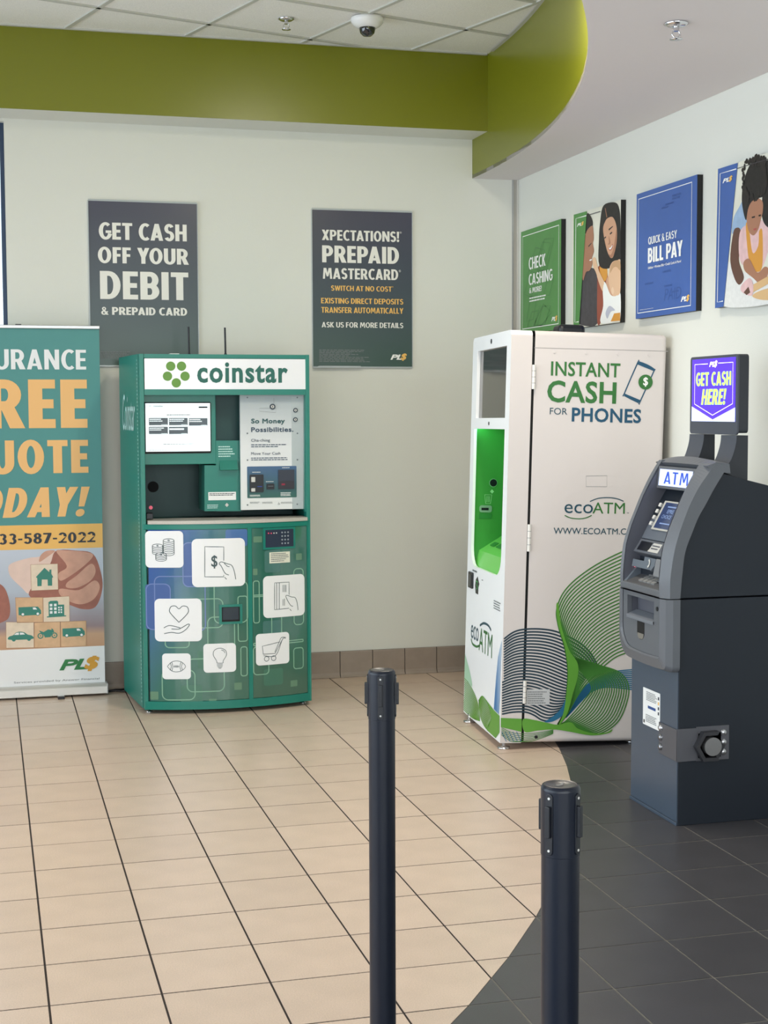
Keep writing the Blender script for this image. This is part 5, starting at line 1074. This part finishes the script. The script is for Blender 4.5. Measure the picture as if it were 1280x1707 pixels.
lft = [(-0.0069, 0.4866), (0.0492, 0.5277), (0.1078, 0.5424), (0.1926, 0.5424), (0.2696, 0.5274), (0.3649, 0.4834), (0.4266, 0.4333), (0.4646, 0.3749)]
lfb = [(-0.0002, 0.1377), (0.0603, 0.1479), (0.1196, 0.1472), (0.1625, 0.1318), (0.1972, 0.1107), (0.2315, 0.1045), (0.2736, 0.1223), (0.3068, 0.1553)]
fam('wave_lines', lft, lfb, 29, .0078, NLN, .0008, clip=lambda p: cl(p) and abs(p[0]-(DD+DD2)/2) > .004)
def blob(name, pts, mm, h, fr=ES):
    m = MB(); slab(m, fr, [(max(p[0], .002), max(p[1], .004)) for p in spline(pts, 5, True)], 0, h, mm, sides=False); obj(name, m, t)
blob('wave_band', [(0.2546, 0.6530), (0.2654, 0.6613), (0.2821, 0.5622), (0.3233, 0.4461), (0.3682, 0.3795), (0.3704, 0.3130), (0.3490, 0.2299), (0.3245, 0.1384), (0.2834, 0.0822), (0.3085, 0.1553), (0.3221, 0.3216), (0.3045, 0.4462), (0.2668, 0.5622)], GLN2, .0026)
blob('wave_band', [(0.1079, 0.1134), (0.1632, 0.1094), (0.2232, 0.0962), (0.2790, 0.0856), (0.3429, 0.0965), (0.3782, 0.0668), (0.4479, 0.0434), (0.5170, 0.0442), (0.5511, 0.0605), (0.5344, 0.0423), (0.4483, 0.0316), (0.3272, 0.0533), (0.2584, 0.0625), (0.1817, 0.0585), (0.1181, 0.0535)], GLN2, .0026)
m = MB(); slab(m, ES, [(0.0002, 0.1212), (0.1019, 0.1159), (0.1037, 0.0528), (0.0015, 0.0773)], 0, .0028, GLN2, sides=False); obj('wave_band', m, t)
blob('wave_band', [(0.3218, 0.2218), (0.3315, 0.1884), (0.3075, 0.1344), (0.2572, 0.1017), (0.2146, 0.0997), (0.2564, 0.1267), (0.2937, 0.1637)], BLN, .0018)
m = MB()
for k in range(6):
    y = 1150+k*14
    pts = [p for p in spline([(0.0050, 0.0740), (0.0632, 0.0484), (0.1396, 0.0440), (0.2075, 0.0515), (0.2584, 0.0608)], 6)]
    stroke(m, ES, [(p[0], max(p[1]-k*.0095*(1-abs(i/len(pts)-.3)), .006)) for i, p in enumerate(pts)], .003, .0024, GLN)
for k in range(5): stroke(m, ES, [(.006+k*.018, .055), (.030+k*.018, .008)], .003, .003, BLN)
obj('wave_lines', m, t)
# front wave printing
fam('wave_lines', [(-0.0159, 0.1784), (0.1015, 0.1693), (0.2302, 0.1401), (0.3331, 0.0906), (0.3648, 0.0230)], [(0.0007, 0.0149), (0.0688, 0.0104), (0.1457, 0.0080), (0.2205, 0.0101), (0.2814, 0.0148)], 18, .005, GLN2, .0018, fr=EF, clip=lambda p: p[0] > .003 and p[1] > .006)
m = MB(); slab(m, EF, [(max(p[0], .003), max(p[1], .008)) for p in spline([(-0.0258, 0.3075), (0.0504, 0.2781), (0.1334, 0.2216), (0.1825, 0.1662), (0.1008, 0.1750), (-0.0136, 0.1817)], 5, True)], 0, .0010, mat('pale wave tint', (176, 214, 184), rough=.4), sides=False); obj('wave_band', m, t)
fam('wave_lines', [(0.3296, 0.1213), (0.3925, 0.1540), (0.4558, 0.1534), (0.5270, 0.1334), (0.5933, 0.0856), (0.5491, 0.0381)], [(0.3359, 0.1082), (0.3538, 0.0776), (0.3762, 0.0480), (0.4111, 0.0324), (0.4594, 0.0197), (0.5109, 0.0136)], 16, .005, GLN2, .0018, fr=EF)
m = MB(); slab(m, EF, [(0.4555, 0.1561), (0.6391, 0.1330), (0.7507, 0.1267), (0.7594, 0.0489), (0.6863, 0.0064), (0.5114, 0.0092), (0.5933, 0.0856), (0.5387, 0.1301)], 0, .0014, GLN2, sides=False); obj('wave_band', m, t)
m = MB(); slab(m, EF, [(0.7552, 0.4876), (0.7324, 0.4628), (0.6903, 0.3972), (0.6663, 0.3012), (0.6364, 0.1379), (0.7374, 0.1306), (0.7459, 0.2075), (0.7451, 0.3683)], 0, .0012, grad('blue wave tint', [(0, (60, 120, 176)), (1, (196, 214, 232))], wx=.2, wy=-1, wz=.3, off=.5), sides=False); obj('wave_band', m, t)
# label, lock dot, hinges, feet, top unit
m = MB(); slab(m, ES, rect((0.1228, 0.1820), (0.2354, 0.2557)), 0, .0035, mat('silver label', (196, 198, 200), rough=.35)); tinylines(m, ES, (0.1286, 0.1861), (0.2313, 0.2491), 6, GREYTXT, h=.0042, seed=7); obj('rating_label', m, t)
m = MB(); slab(m, ES, circ((0.1750, 0.0278), .008, 16), 0, .004, BLACK); obj('lock', m, t)
for a, b in (((0.1053, 1.6725), (0.1019, 1.7854)), ((0.1011, 0.9117), (0.0973, 1.0384)), ((0.1014, 0.1905), (0.0982, 0.2982))):
    m = MB(); x = (DD+DD2)/2+.002
    L_ = b[1]-a[1]
    m.tube([E_(x, -.008, a[1]), E_(x, -.008, b[1])], .0085, mat('hinge white', (226, 222, 216), rough=.3), 14)
    for k in (.25, .5, .75): m.tube([E_(x, -.008, a[1]+L_*k-.001), E_(x, -.008, a[1]+L_*k+.001)], .0088, GREYTXT, 14)
    obj('hinge', m, t)
for (fx, fy) in ((2.5170, -0.8237), (2.5465, -0.2154), (3.16, -.86), (3.15, -.22)):
    m = MB(); hgt = .045 if fx < 2.8 else .02
    m.lathe((fx, fy, 0), [(0, 0), (.030, 0), (.030, .010), (.012, .013), (.008, .016), (.008, hgt), (0, hgt)], CHROME, 24); obj('foot', m, t)
m = MB(); c0 = (0.3183, 1.9419); ebox(m, .30, .435, .24, .36, EH-.002, EH+.052, BLACK); o = obj('antenna_puck', m, t, bevel=.02)
# ------------------------------------------------------------------ cash machine
AYN, AYF, AXF, AXB = -2.238, -1.811, 2.72, 3.305
AS = Frame((0, AYN, 0), (1, 0, 0), (0, 0, 1)); AFr = Frame((AXF, 0, 0), (0, -1, 0), (0, 0, 1))
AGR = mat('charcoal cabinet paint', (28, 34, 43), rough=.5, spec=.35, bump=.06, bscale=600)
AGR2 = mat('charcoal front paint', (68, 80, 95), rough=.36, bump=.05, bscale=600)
AFA = mat('grey moulded fascia', (94, 97, 103), rough=.40, bump=.08, bscale=700)
AIN = mat('dark recess plastic', (84, 86, 96), rough=.5)
t = thing('cash_machine', 'dark grey free-standing cash machine with a lit purple sign on top', 'cash machine', ((AXF+AXB)/2, (AYN+AYF)/2, 0))
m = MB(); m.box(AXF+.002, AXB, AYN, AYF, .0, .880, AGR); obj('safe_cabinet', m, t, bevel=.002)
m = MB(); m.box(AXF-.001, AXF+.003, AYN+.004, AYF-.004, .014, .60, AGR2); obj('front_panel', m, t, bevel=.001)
m = MB(); m.box(AXF-.006, AXF+.002, AYN+.002, AYF-.002, 0, .013, AGR2); obj('front_plinth', m, t, bevel=.002)
side = [(AXF+.002, .886), (2.727, .982), (2.740, 1.065), (2.767, 1.14), (2.791, 1.195), (2.822, 1.246), (2.857, 1.306), (2.90, 1.362), (2.977, 1.341), (3.091, 1.313), (AXB, 1.262), (AXB, .886)]
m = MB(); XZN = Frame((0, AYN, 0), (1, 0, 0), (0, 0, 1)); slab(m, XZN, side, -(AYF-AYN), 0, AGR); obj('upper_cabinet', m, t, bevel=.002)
# fascia: two curved rails, a top cap, a recess behind them
C1 = [(2.719, .886), (2.723, .94), (2.727, .982), (2.738, 1.065), (2.767, 1.14), (2.791, 1.195), (2.822, 1.246), (2.857, 1.306), (2.910, 1.385)]
C2 = [(2.676, .886), (2.676, .94), (2.679, .984), (2.692, 1.065), (2.710, 1.13), (2.728, 1.179), (2.757, 1.248), (2.797, 1.318), (2.862, 1.402)]
C3 = [(2.654, .886), (2.652, .94), (2.655, .98), (2.665, 1.064), (2.687, 1.137), (2.709, 1.19), (2.739, 1.26), (2.779, 1.338), (2.820, 1.402)]
C0 = [(x+.075, z) for x, z in C1]
def rail(yo, yc, yi, sgn):
    m = MB(); A = spline(C1, 8); B = spline(C2, 8); C = spline(C3, 8); D = [(a[0]+.10, a[1]) for a in C]
    n = len(A); vs = []
    for i in range(n): vs += [(A[i][0], yo, A[i][1]), (B[i][0], yo, B[i][1]), (C[i][0], yc, C[i][1]), (C[i][0]+.006, yi, C[i][1]), (D[i][0], yi+sgn*.0, D[i][1])]
    fs = []
    for i in range(n-1):
        for k in range(4): q = (5*i+k, 5*i+k+1, 5*i+k+6, 5*i+k+5); fs.append(q if sgn > 0 else q[::-1])
    fs.append((0, 4, 3, 2, 1) if sgn > 0 else (0, 1, 2, 3, 4)); b = 5*(n-1); fs.append(tuple(b+k for k in ((0, 1, 2, 3, 4) if sgn > 0 else (4, 3, 2, 1, 0))))
    m.add(vs, fs, AFA); return obj('fascia_rail', m, t)
rail(-2.248, -2.203, -2.188, 1); rail(-1.797, -1.842, -1.857, -1)
m = MB(); YI0, YI1 = -2.188, -1.857
vs = []; N = 14
for k in range(N+1):
    y = -2.2465+(.448)*k/N; a = 4*((y+2.0225)/.451)**2; crown = .010*(1-a)
    vs += [(2.822+.003*a, y, 1.392+crown*.3), (2.865, y, 1.405+crown*1.6), (2.92, y, 1.398+crown*1.2), (2.925, y, 1.362), (2.845, y, 1.372)]
fs = [(5*i+k, 5*i+(k+1) % 5, 5*(i+1)+(k+1) % 5, 5*(i+1)+k) for i in range(N) for k in range(5)]
m.add(vs, [f[::-1] for f in fs]+[(0, 1, 2, 3, 4), tuple(5*N+k for k in (4, 3, 2, 1, 0))], AFA); obj('fascia_cap', m, t)
# recess liner
m = MB()
inner = [(2.850, 1.392), (2.845, 1.275), (2.790, 1.17), (2.755, 1.09), (2.79, 1.03), (2.79, .95), (2.70, .886)]
front = [(2.825, 1.395), (2.745, 1.262), (2.714, 1.19), (2.692, 1.137), (2.670, 1.064), (2.660, .98), (2.659, .886)]
for (y0, y1) in ((YI0, YI0+.004), (YI1-.004, YI1)):
    P = front+[(x+.02, z) for x, z in reversed(inner)]
    n_ = len(P); m.add([(x, y0, z) for x, z in P]+[(x, y1, z) for x, z in P], [tuple(range(n_)), tuple(reversed(range(n_, 2*n_)))], AIN)
P = inner
m.add([(x, y, z) for x, z in P for y in (YI0, YI1)], [(2*i, 2*i+1, 2*i+3, 2*i+2) for i in range(len(P)-1)], AIN)
obj('recess_liner', m, t)
def tilt(p0, p1):
    """frame on a sloping surface inside the recess: from lower front point p0 to upper point p1 (x, z)"""
    return Frame((p0[0], 0, p0[1]), (0, -1, 0), (p1[0]-p0[0], 0, p1[1]-p0[1]))
# lit header
TF = tilt((2.812, 1.288), (2.822, 1.378)); hh = .0905
m = MB(); slab(m, TF, rect((-YI1+.004, 0), (-YI0-.004, hh)), -.02, .012, AFA); sl = obj('header_frame', m, t, bevel=.003)
m = MB(); slab(m, TF, rect((-YI1+.022, .012), (-YI0-.022, hh-.012)), 0, .0135, mat('lit header', (196, 208, 255), rough=.4, emit=.6)); obj('header_light', m, t)
block(t, TF, 'ATM', (-YI1+.070, .021), (-YI0-.050, hh-.021), mat('header letter blue', (40, 74, 186), rough=.4, emit=.4), a=.15, b=.12, h=.0148, gap=.22)
# screen panel
SF = tilt((2.735, 1.088), (2.838, 1.272)); hs = math.hypot(.103, .184)
m = MB(); slab(m, SF, rect((-YI1+.004, 0), (-YI0-.004, hs)), -.02, .0, mat('screen surround', (92, 98, 108), rough=.42)); obj('screen_panel', m, t, bevel=.002)
m = MB(); slab(m, SF, [(1.915, .042), (2.13, .042), (2.13, .172), (1.915, .172)], 0, .006, mat('screen rim', (178, 176, 170), rough=.4)); obj('screen_rim', m, t, bevel=.002)
m = MB(); slab(m, SF, rect((1.935, .050), (2.11, .164)), 0, .007, mat('dark blue screen', (44, 56, 88), rough=.15, emit=.35)); s_ = obj('screen', m, t)
SCL = mat('screen letters', (120, 140, 180), rough=.4, emit=.5)
text(s_, SF, 'EPRE', (1.985, .118), (2.04, .134), SCL, h=.0078); text(s_, SF, 'CHOICE', (1.96, .094), (2.04, .110), SCL, h=.0078)
m = MB(); tinylines(m, SF, (1.97, .14), (2.06, .152), 1, SCL, h=.0078); tinylines(m, SF, (1.97, .066), (2.06, .078), 1, SCL, h=.0078); obj('screen_print', m, s_)
for sx in (1.884, 2.138):
    for k in range(4):
        m = MB(); slab(m, SF, rr((sx, .058+k*.028), (sx+.020, .074+k*.028), .004), 0, .009, mat('function key', (206, 204, 200), rough=.4)); obj('function_key', m, t)
# receipt and card-reader block
RF = tilt((2.700, 1.035), (2.733, 1.086)); hr = math.hypot(.033, .051)
m = MB(); slab(m, RF, rect((-YI1+.004, 0), (-YI0-.004, hr)), -.05, 0, mat('reader block', (86, 90, 98), rough=.42)); obj('reader_block', m, t, bevel=.003)
m = MB(); slab(m, RF, rect((1.885, .010), (1.985, .050)), 0, .0015, BLACK); obj('receipt_window', m, t)
m = MB(); slab(m, RF, [(1.985, .010), (2.075, .010), (2.075, .050), (2.0, .050)], 0, .0015, mat('card sticker', (186, 184, 180), rough=.4)); tinylines(m, RF, (2.0, .02), (2.07, .044), 2, AIN, h=.0022); obj('card_sticker', m, t)
R2 = tilt((2.690, .975), (2.700, 1.022)); 
m = MB(); slab(m, R2, [(1.868, 0), (2.045, 0), (2.045, -.004), (2.07, .020), (2.07, .048), (1.97, .048), (1.97, .030), (1.868, .030)], -.04, .0, mat('slot block', (96, 104, 114), rough=.4)); obj('slot_block', m, t, bevel=.003)
m = MB(); stroke(m, R2, spline([(2.02, .010), (2.03, .018), (2.03, .032), (2.02, .040)], 5), .008, .004, SILV); obj('card_guide', m, t)
m = MB(); slab(m, R2, rect((2.08, -.02), (2.18, .050)), -.04, .004, mat('reader grey', (120, 122, 126), rough=.45)); obj('card_reader', m, t, bevel=.004)
# keypad tray with cheeks
KF = tilt((2.658, .916), (2.785, .968)); hk = math.hypot(.127, .052)
m = MB(); slab(m, KF, rect((-YI1+.004, 0), (-YI0-.004, hk)), -.02, 0, mat('keypad tray', (78, 78, 80), rough=.42)); obj('keypad_tray', m, t, bevel=.003)
m = MB()
m.add([(2.660, YI1-.002, .916), (2.675, YI1-.002, .930), (2.745, YI1-.002, 1.008), (2.780, YI1-.002, 1.008), (2.785, YI1-.002, .966), (2.660, YI1-.024, .916), (2.672, YI1-.024, .930), (2.742, YI1-.024, 1.008), (2.780, YI1-.024, 1.008), (2.785, YI1-.024, .966)], [(0, 4, 3, 2, 1), (5, 6, 7, 8, 9), (0, 1, 6, 5), (1, 2, 7, 6), (2, 3, 8, 7)], mat('cheek grey', (96, 104, 114), rough=.4)); obj('keypad_cheek', m, t)
m = MB(); m.tube([(2.706, YI1-.013, .972), (2.704, YI1-.013, .976)], .004, mat('red led', (255, 90, 110), emit=3), 10); obj('indicator_light', m, t)
for r in range(4):
    for c in range(4):
        m = MB(); u = 1.965+c*.037; v = .020+r*.024; slab(m, KF, rr((u, v), (u+.030, v+.018), .003), 0, .006, mat('metal key', (150, 150, 150), rough=.4, metal=.3)); obj('key', m, t)
m = MB(); m.box(2.654, 2.70, -2.203, -1.842, .886, .914, AFA); obj('fascia_sill', m, t, bevel=.006)
# lower fascia: U-shaped shell with a dispenser recess
LF = Frame((2.668, 0, 0), (0, -1, 0), (0, 0, 1))
def ushape(a, b, z0, z1, r, n=8, belly=0, r2=None):
    r2 = r2 or r
    P = [(a, z1), (a, z0+r)]
    for k in range(1, n+1): th = math.radians(180+90*k/n); P.append((a+r+r*math.cos(th), z0+r+r*math.sin(th)))
    for k in range(1, 6): P.append((a+r+(b-a-r-r2)*k/6, z0-belly*math.sin(math.pi*k/6)))
    for k in range(0, n+1): th = math.radians(270+90*k/n); P.append((b-r2+r2*math.cos(th), z0+r2+r2*math.sin(th)))
    P.append((b, z1)); return P
def loft(m, loops, mm, smooth=False, caps=(True, True)):
    n = len(loops[0]); vs = [v for l in loops for v in l]
    m.add(vs, [(i*n+k, i*n+(k+1) % n, (i+1)*n+(k+1) % n, (i+1)*n+k) for i in range(len(loops)-1) for k in range(n)], mm, smooth)
    if caps[0]: m.add(loops[0], [tuple(reversed(range(n)))], mm)
    if caps[1]: m.add(loops[-1], [tuple(range(n))], mm)
o1 = ushape(1.797, 2.248, .600, .882, .10, belly=.004, r2=.022); o2 = ushape(1.810, 2.238, .610, .882, .10, belly=.004, r2=.022); i1 = ushape(1.842, 2.203, .648, .882, .09, belly=.004, r2=.02); i2 = ushape(1.848, 2.197, .654, .882, .09, belly=.004, r2=.018)
L = [[(AXF, -u, v) for u, v in o1], [(2.690, -u, v) for u, v in o1], [(2.664, -u, v) for u, v in o2], [(2.654, -u, v) for u, v in i1], [(2.662, -u, v) for u, v in i2]]
m = MB(); loft(m, L, AFA, caps=(False, False)); obj('lower_fascia', m, t)
# inner plate with cash opening cut out (pieces round the opening)
m = MB(); PF = Frame((2.664, 0, 0), (0, -1, 0), (0, 0, 1)); oa, ob, oz0, oz1 = 1.888, 2.135, .775, .862
slab(m, PF, [(1.848, .7752), (oa, .7752), (oa, .882), (1.848, .882)], -.02, 0, AFA); slab(m, PF, rect((ob, .7752), (2.197, .882)), -.02, 0, AFA); slab(m, PF, rect((oa+.0002, oz1), (ob-.0002, .882)), -.02, 0, AFA)
low = [p for p in ushape(1.848, 2.197, .654, .774, .09, belly=.004, r2=.018)]; slab(m, PF, low[1:-1]+[(2.197, .775), (1.848, .775)], -.02, 0, AFA); obj('lower_plate', m, t)
m = MB(); m.box(2.71, 2.715, -ob, -oa, oz0-.01, oz1+.01, AIN); m.box(2.685, 2.71, -oa+.001, -oa+.004, oz0, oz1, AIN); m.box(2.685, 2.71, -ob-.004, -ob-.001, oz0, oz1, AIN); m.box(2.685, 2.71, -ob, -oa, oz1+.001, oz1+.004, AIN); obj('dispenser_recess', m, t)
m = MB(); 
m.add([(2.705, -oa, oz0+.026), (2.705, -ob, oz0+.026), (2.660, -ob, oz0+.008), (2.660, -oa, oz0+.008), (2.660, -oa, oz0-.004), (2.660, -ob, oz0-.004)], [(0, 1, 2, 3), (3, 2, 5, 4)], mat('tray lip', (112, 116, 124), rough=.35)); obj('dispenser_tray', m, t)
m = MB(); slab(m, PF, ushape(1.985, 2.050, .698, .768, .030, belly=0), -.001, .0012, BLACKM); slab(m, PF, ushape(1.990, 2.045, .700, .722, .018), 0, .0018, mat('notch lit bottom', (120, 116, 108), rough=.5)); obj('finger_notch', m, t)  # hollow painted flat: black for its shade, pale for its lit bottom
m = MB(); slab(m, PF, circ((2.164, .838), .009, 18), 0, .002, BLACK); obj('key_lock', m, t)
# stickers, lock hasp
m = MB(); slab(m, AFr, rr((1.928, .338), (2.083, .488), .003), .001, .0022, WHITE); st = obj('notice_sticker', m, t)
m = MB(); tinylines(m, AFr, (1.96, .44), (2.06, .478), 6, GREYTXT, h=.003, ragged=.2, seed=2); tinylines(m, AFr, (1.955, .352), (2.06, .385), 5, GREYTXT, h=.003, ragged=.2, seed=3); slab(m, AFr, rect((1.975, .41), (2.045, .421)), 0, .003, mat('sticker blue', (50, 80, 140))); slab(m, AFr, rect((1.935, .345), (1.945, .358)), 0, .003, BLACK)
for k, mm in enumerate((INK, INK, MATS['gold print'], INK)): slab(m, AFr, rect((2.066, .40+k*.02), (2.076, .412+k*.02)), 0, .003, mm)
obj('small_print', m, st)
PLT = mat('hasp plate steel', (92, 92, 98), rough=.45, metal=.3)
m = MB(); m.box(AXF-.006, AXF, AYN-.006, -2.082, .253, .377, PLT); m.box(AXF-.006, 2.800, AYN-.006, AYN, .253, .380, PLT); m.box(2.796, 2.936, AYN-.004, AYN, .250, .384, PLT); hp = obj('lock_plate', m, t, bevel=.001)
HX, HZ = 2.852, .310
m = MB()
def hexr(r, a0=0): return [(HX-.004+r*math.cos(math.radians(60*k+a0)), HZ+r*math.sin(math.radians(60*k+a0))) for k in range(6)]
o6, i6 = hexr(.066, 0), hexr(.050, 0); HDK = mat('hasp black steel', (62, 62, 66), rough=.4, metal=.4)
for k in range(6):
    if k == 0: continue
    q = [o6[k], o6[(k+1) % 6], i6[(k+1) % 6], i6[k]]; slab(m, AS, q, 0, .032 if k < 5 else .018, HDK)
obj('hex_shroud', m, t)
m = MB(); m.tube([(HX, AYN-.002, HZ), (HX, AYN-.036, HZ)], .036, mat('padlock body', (150, 150, 152), rough=.35, metal=.8), 28, smooth=False); obj('puck_lock', m, t)
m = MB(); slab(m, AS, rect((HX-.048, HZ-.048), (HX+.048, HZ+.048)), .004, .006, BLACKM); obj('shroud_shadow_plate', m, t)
for z in (.281, .319, .357):
    pass
    vs = []; N = 14
    for r, d in ((.0135, 0), (.0125, .005), (.008, .009), (.001, .010)): vs += [(2.911+r*math.cos(2*math.pi*k/N), AYN-.004-d, z+r*math.sin(2*math.pi*k/N)) for k in range(N)]
    m.add(vs, [(i*N+k, i*N+(k+1) % N, (i+1)*N+(k+1) % N, (i+1)*N+k) for i in range(3) for k in range(N)], mat('bolt steel', (196, 196, 200), rough=.3, metal=.9), True); obj('bolt', m, t)
    m = MB(); vs = []
    for r, d in ((.0135, 0), (.0125, .005), (.008, .009), (.001, .010)): vs += [(AXF-.006-d, -2.101+r*math.cos(2*math.pi*k/N), z+r*math.sin(2*math.pi*k/N)) for k in range(N)]
    m.add(vs, [(i*N+(k+1) % N, i*N+k, (i+1)*N+k, (i+1)*N+(k+1) % N) for i in range(3) for k in range(N)], MATS['bolt steel'], True); obj('bolt', m, t)
# topper sign
TB = mat('topper charcoal', (66, 70, 80), rough=.42); TBS = mat('topper black side', (40, 43, 50), rough=.5)
AT = Frame((2.972, 0, 0), (0, -1, 0), (0, 0, 1))
m = MB(); slab(m, AT, rr((1.810, 1.515), (2.206, 1.820), .014), -.048, -.008, TBS); slab(m, AT, rr((1.810, 1.508), (2.206, 1.820), .014), -.008, 0, TB); obj('topper_housing', m, t, bevel=.002)
PUR = mat('lit purple sign', (84, 48, 236), rough=.3, emit=.62); LIL = mat('lit pale lilac', (206, 216, 255), rough=.3, emit=.75); YG = mat('lit lime lettering', (190, 255, 110), rough=.3, emit=.8); LWH = mat('lit white', (250, 240, 255), rough=.3, emit=.85)
a, b = (1.828, 1.559), (2.190, 1.809)
m = MB(); slab(m, AT, rect(a, b), 0, .001, PUR); ts = obj('sign_face', m, t)
W_, H_ = b[0]-a[0], b[1]-a[1]
m = MB(); slab(m, AT, [(a[0], a[1]), (b[0], a[1]), (b[0], a[1]+H_*.22), ((a[0]+b[0])/2, a[1]+H_*.03), (a[0], a[1]+H_*.24)], 0, .0016, LIL); obj('sign_corners', m, ts)
m = MB(); u0, u1 = a[0]+W_*.07, b[0]-W_*.05; vt = b[1]-H_*.08
stroke(m, AT, [(a[0]+W_*.38, vt), (u0, vt), (u0, a[1]+H_*.28), ((a[0]+b[0])/2, a[1]+H_*.10), (u1, a[1]+H_*.28), (u1, vt), (a[0]+W_*.62, vt)], .003, .0022, LWH); obj('sign_border', m, ts)
block(ts, AT, 'GET CASH', (1.8658, 1.7012), (2.1608, 1.7552), YG, h=.0026); block(ts, AT, 'HERE!', (1.9118, 1.6256), (2.1247, 1.6879), YG, sh=.18, h=.0026)
logo(ts, AT, (1.9785, 1.7724), (2.0464, 1.8007), h=.0026, mw=LWH, mg=LWH)
prof = [(2.972, 1.506), (2.970, 1.48), (2.963, 1.45), (2.950, 1.415), (2.932, 1.387), (2.925, 1.362)]
P = spline(prof, 4)
for y0, y1 in ((-2.206, -2.080), (-1.936, -1.810)):
    m = MB(); pts = P+[(3.020, 1.325), (3.020, 1.506)]
    n_ = len(pts); m.add([(x, y1, z) for x, z in pts]+[(x, y0, z) for x, z in pts], [tuple(range(n_)), tuple(reversed(range(n_, 2*n_)))]+[(i, n_+i, n_+(i+1) % n_, (i+1) % n_) for i in range(n_)], TBS)
    f = len(P)-1
    m.add([(x-.0006, y, z) for x, z in P for y in (y0, y1)], [(2*i, 2*i+1, 2*i+3, 2*i+2) for i in range(f)], TB)
    obj('topper_arm', m, t)

# ------------------------------------------------------------------ queue posts
def post(x, y, rot, top, label):
    t = thing('queue_post', label, 'stanchion', (x, y, 0), 'black belt queue posts')
    R_ = .0315
    m = MB(); m.lathe((x, y, 0), [(0, 0), (.17, 0), (.172, .006), (.165, .014), (.09, .026), (.045, .034), (.033, .045), (0, .045)], BLACK, 48); obj('base', m, t)
    m = MB(); m.lathe((x, y, 0), [(R_, .04), (R_, top-.015)], NAVYM, 40); obj('tube', m, t)
    m = MB(); m.lathe((x, y, 0), [(R_, top-.1165), (R_+.0010, top-.116), (R_+.0010, top-.1155), (R_+.0010, top-.008), (R_+.0010, top-.0065), (R_-.0012, top-.001), (R_-.003, top)], NAVYM, 40); obj('head', m, t)
    m = MB(); m.lathe((x, y, 0), [(R_-.003, top-.001), (R_-.0045, top+.0005), (R_-.006, top-.0008), (0, top-.0008)], mat('cap grey', (70, 68, 70), rough=.35, metal=.4), 40); cp = obj('cap', m, t)
    m = MB(); CP = Frame((x, y, top-.0008), (math.cos(.5), math.sin(.5), 0), (-math.sin(.5), math.cos(.5), 0)); slab(m, CP, [(-.012, -.004), (-.002, -.006), (.012, .002), (.010, .006), (.0, .001), (-.010, .003)], 0, .0006, mat('cap emblem', (120, 118, 118), rough=.4)); obj('cap_emblem', m, t)
    for k in range(4):
        a = rot+k*math.pi/2; n = Vector((math.cos(a), math.sin(a), 0)); F = Frame(Vector((x, y, 0))+n*(R_+.0005), Vector((-math.sin(a), math.cos(a), 0)), (0, 0, 1))
        m = MB(); slab(m, F, rr((-.0065, top-.112), (.0065, top-.010), .006), -.004, .0025, BLACK); c = obj('belt_clip', m, t, bevel=.0008)
        m = MB(); slab(m, F, rr((-.0045, top-.082), (.0045, top-.030), .002), 0, .0085, BLACK); obj('clip_hook', m, c, bevel=.001)
        for z in (top-.0175, top-.104):
            m = MB(); slab(m, F, circ((0, z), .0022, 10), 0, .0034, SILV); obj('screw', m, c)
post(1.064, -4.022, math.radians(-104-6), .998, 'black queue post standing in the middle of the beige floor, farther of the two')
post(1.071, -5.133, math.radians(-145), .998, 'black queue post nearer the camera, in front of the charcoal floor')
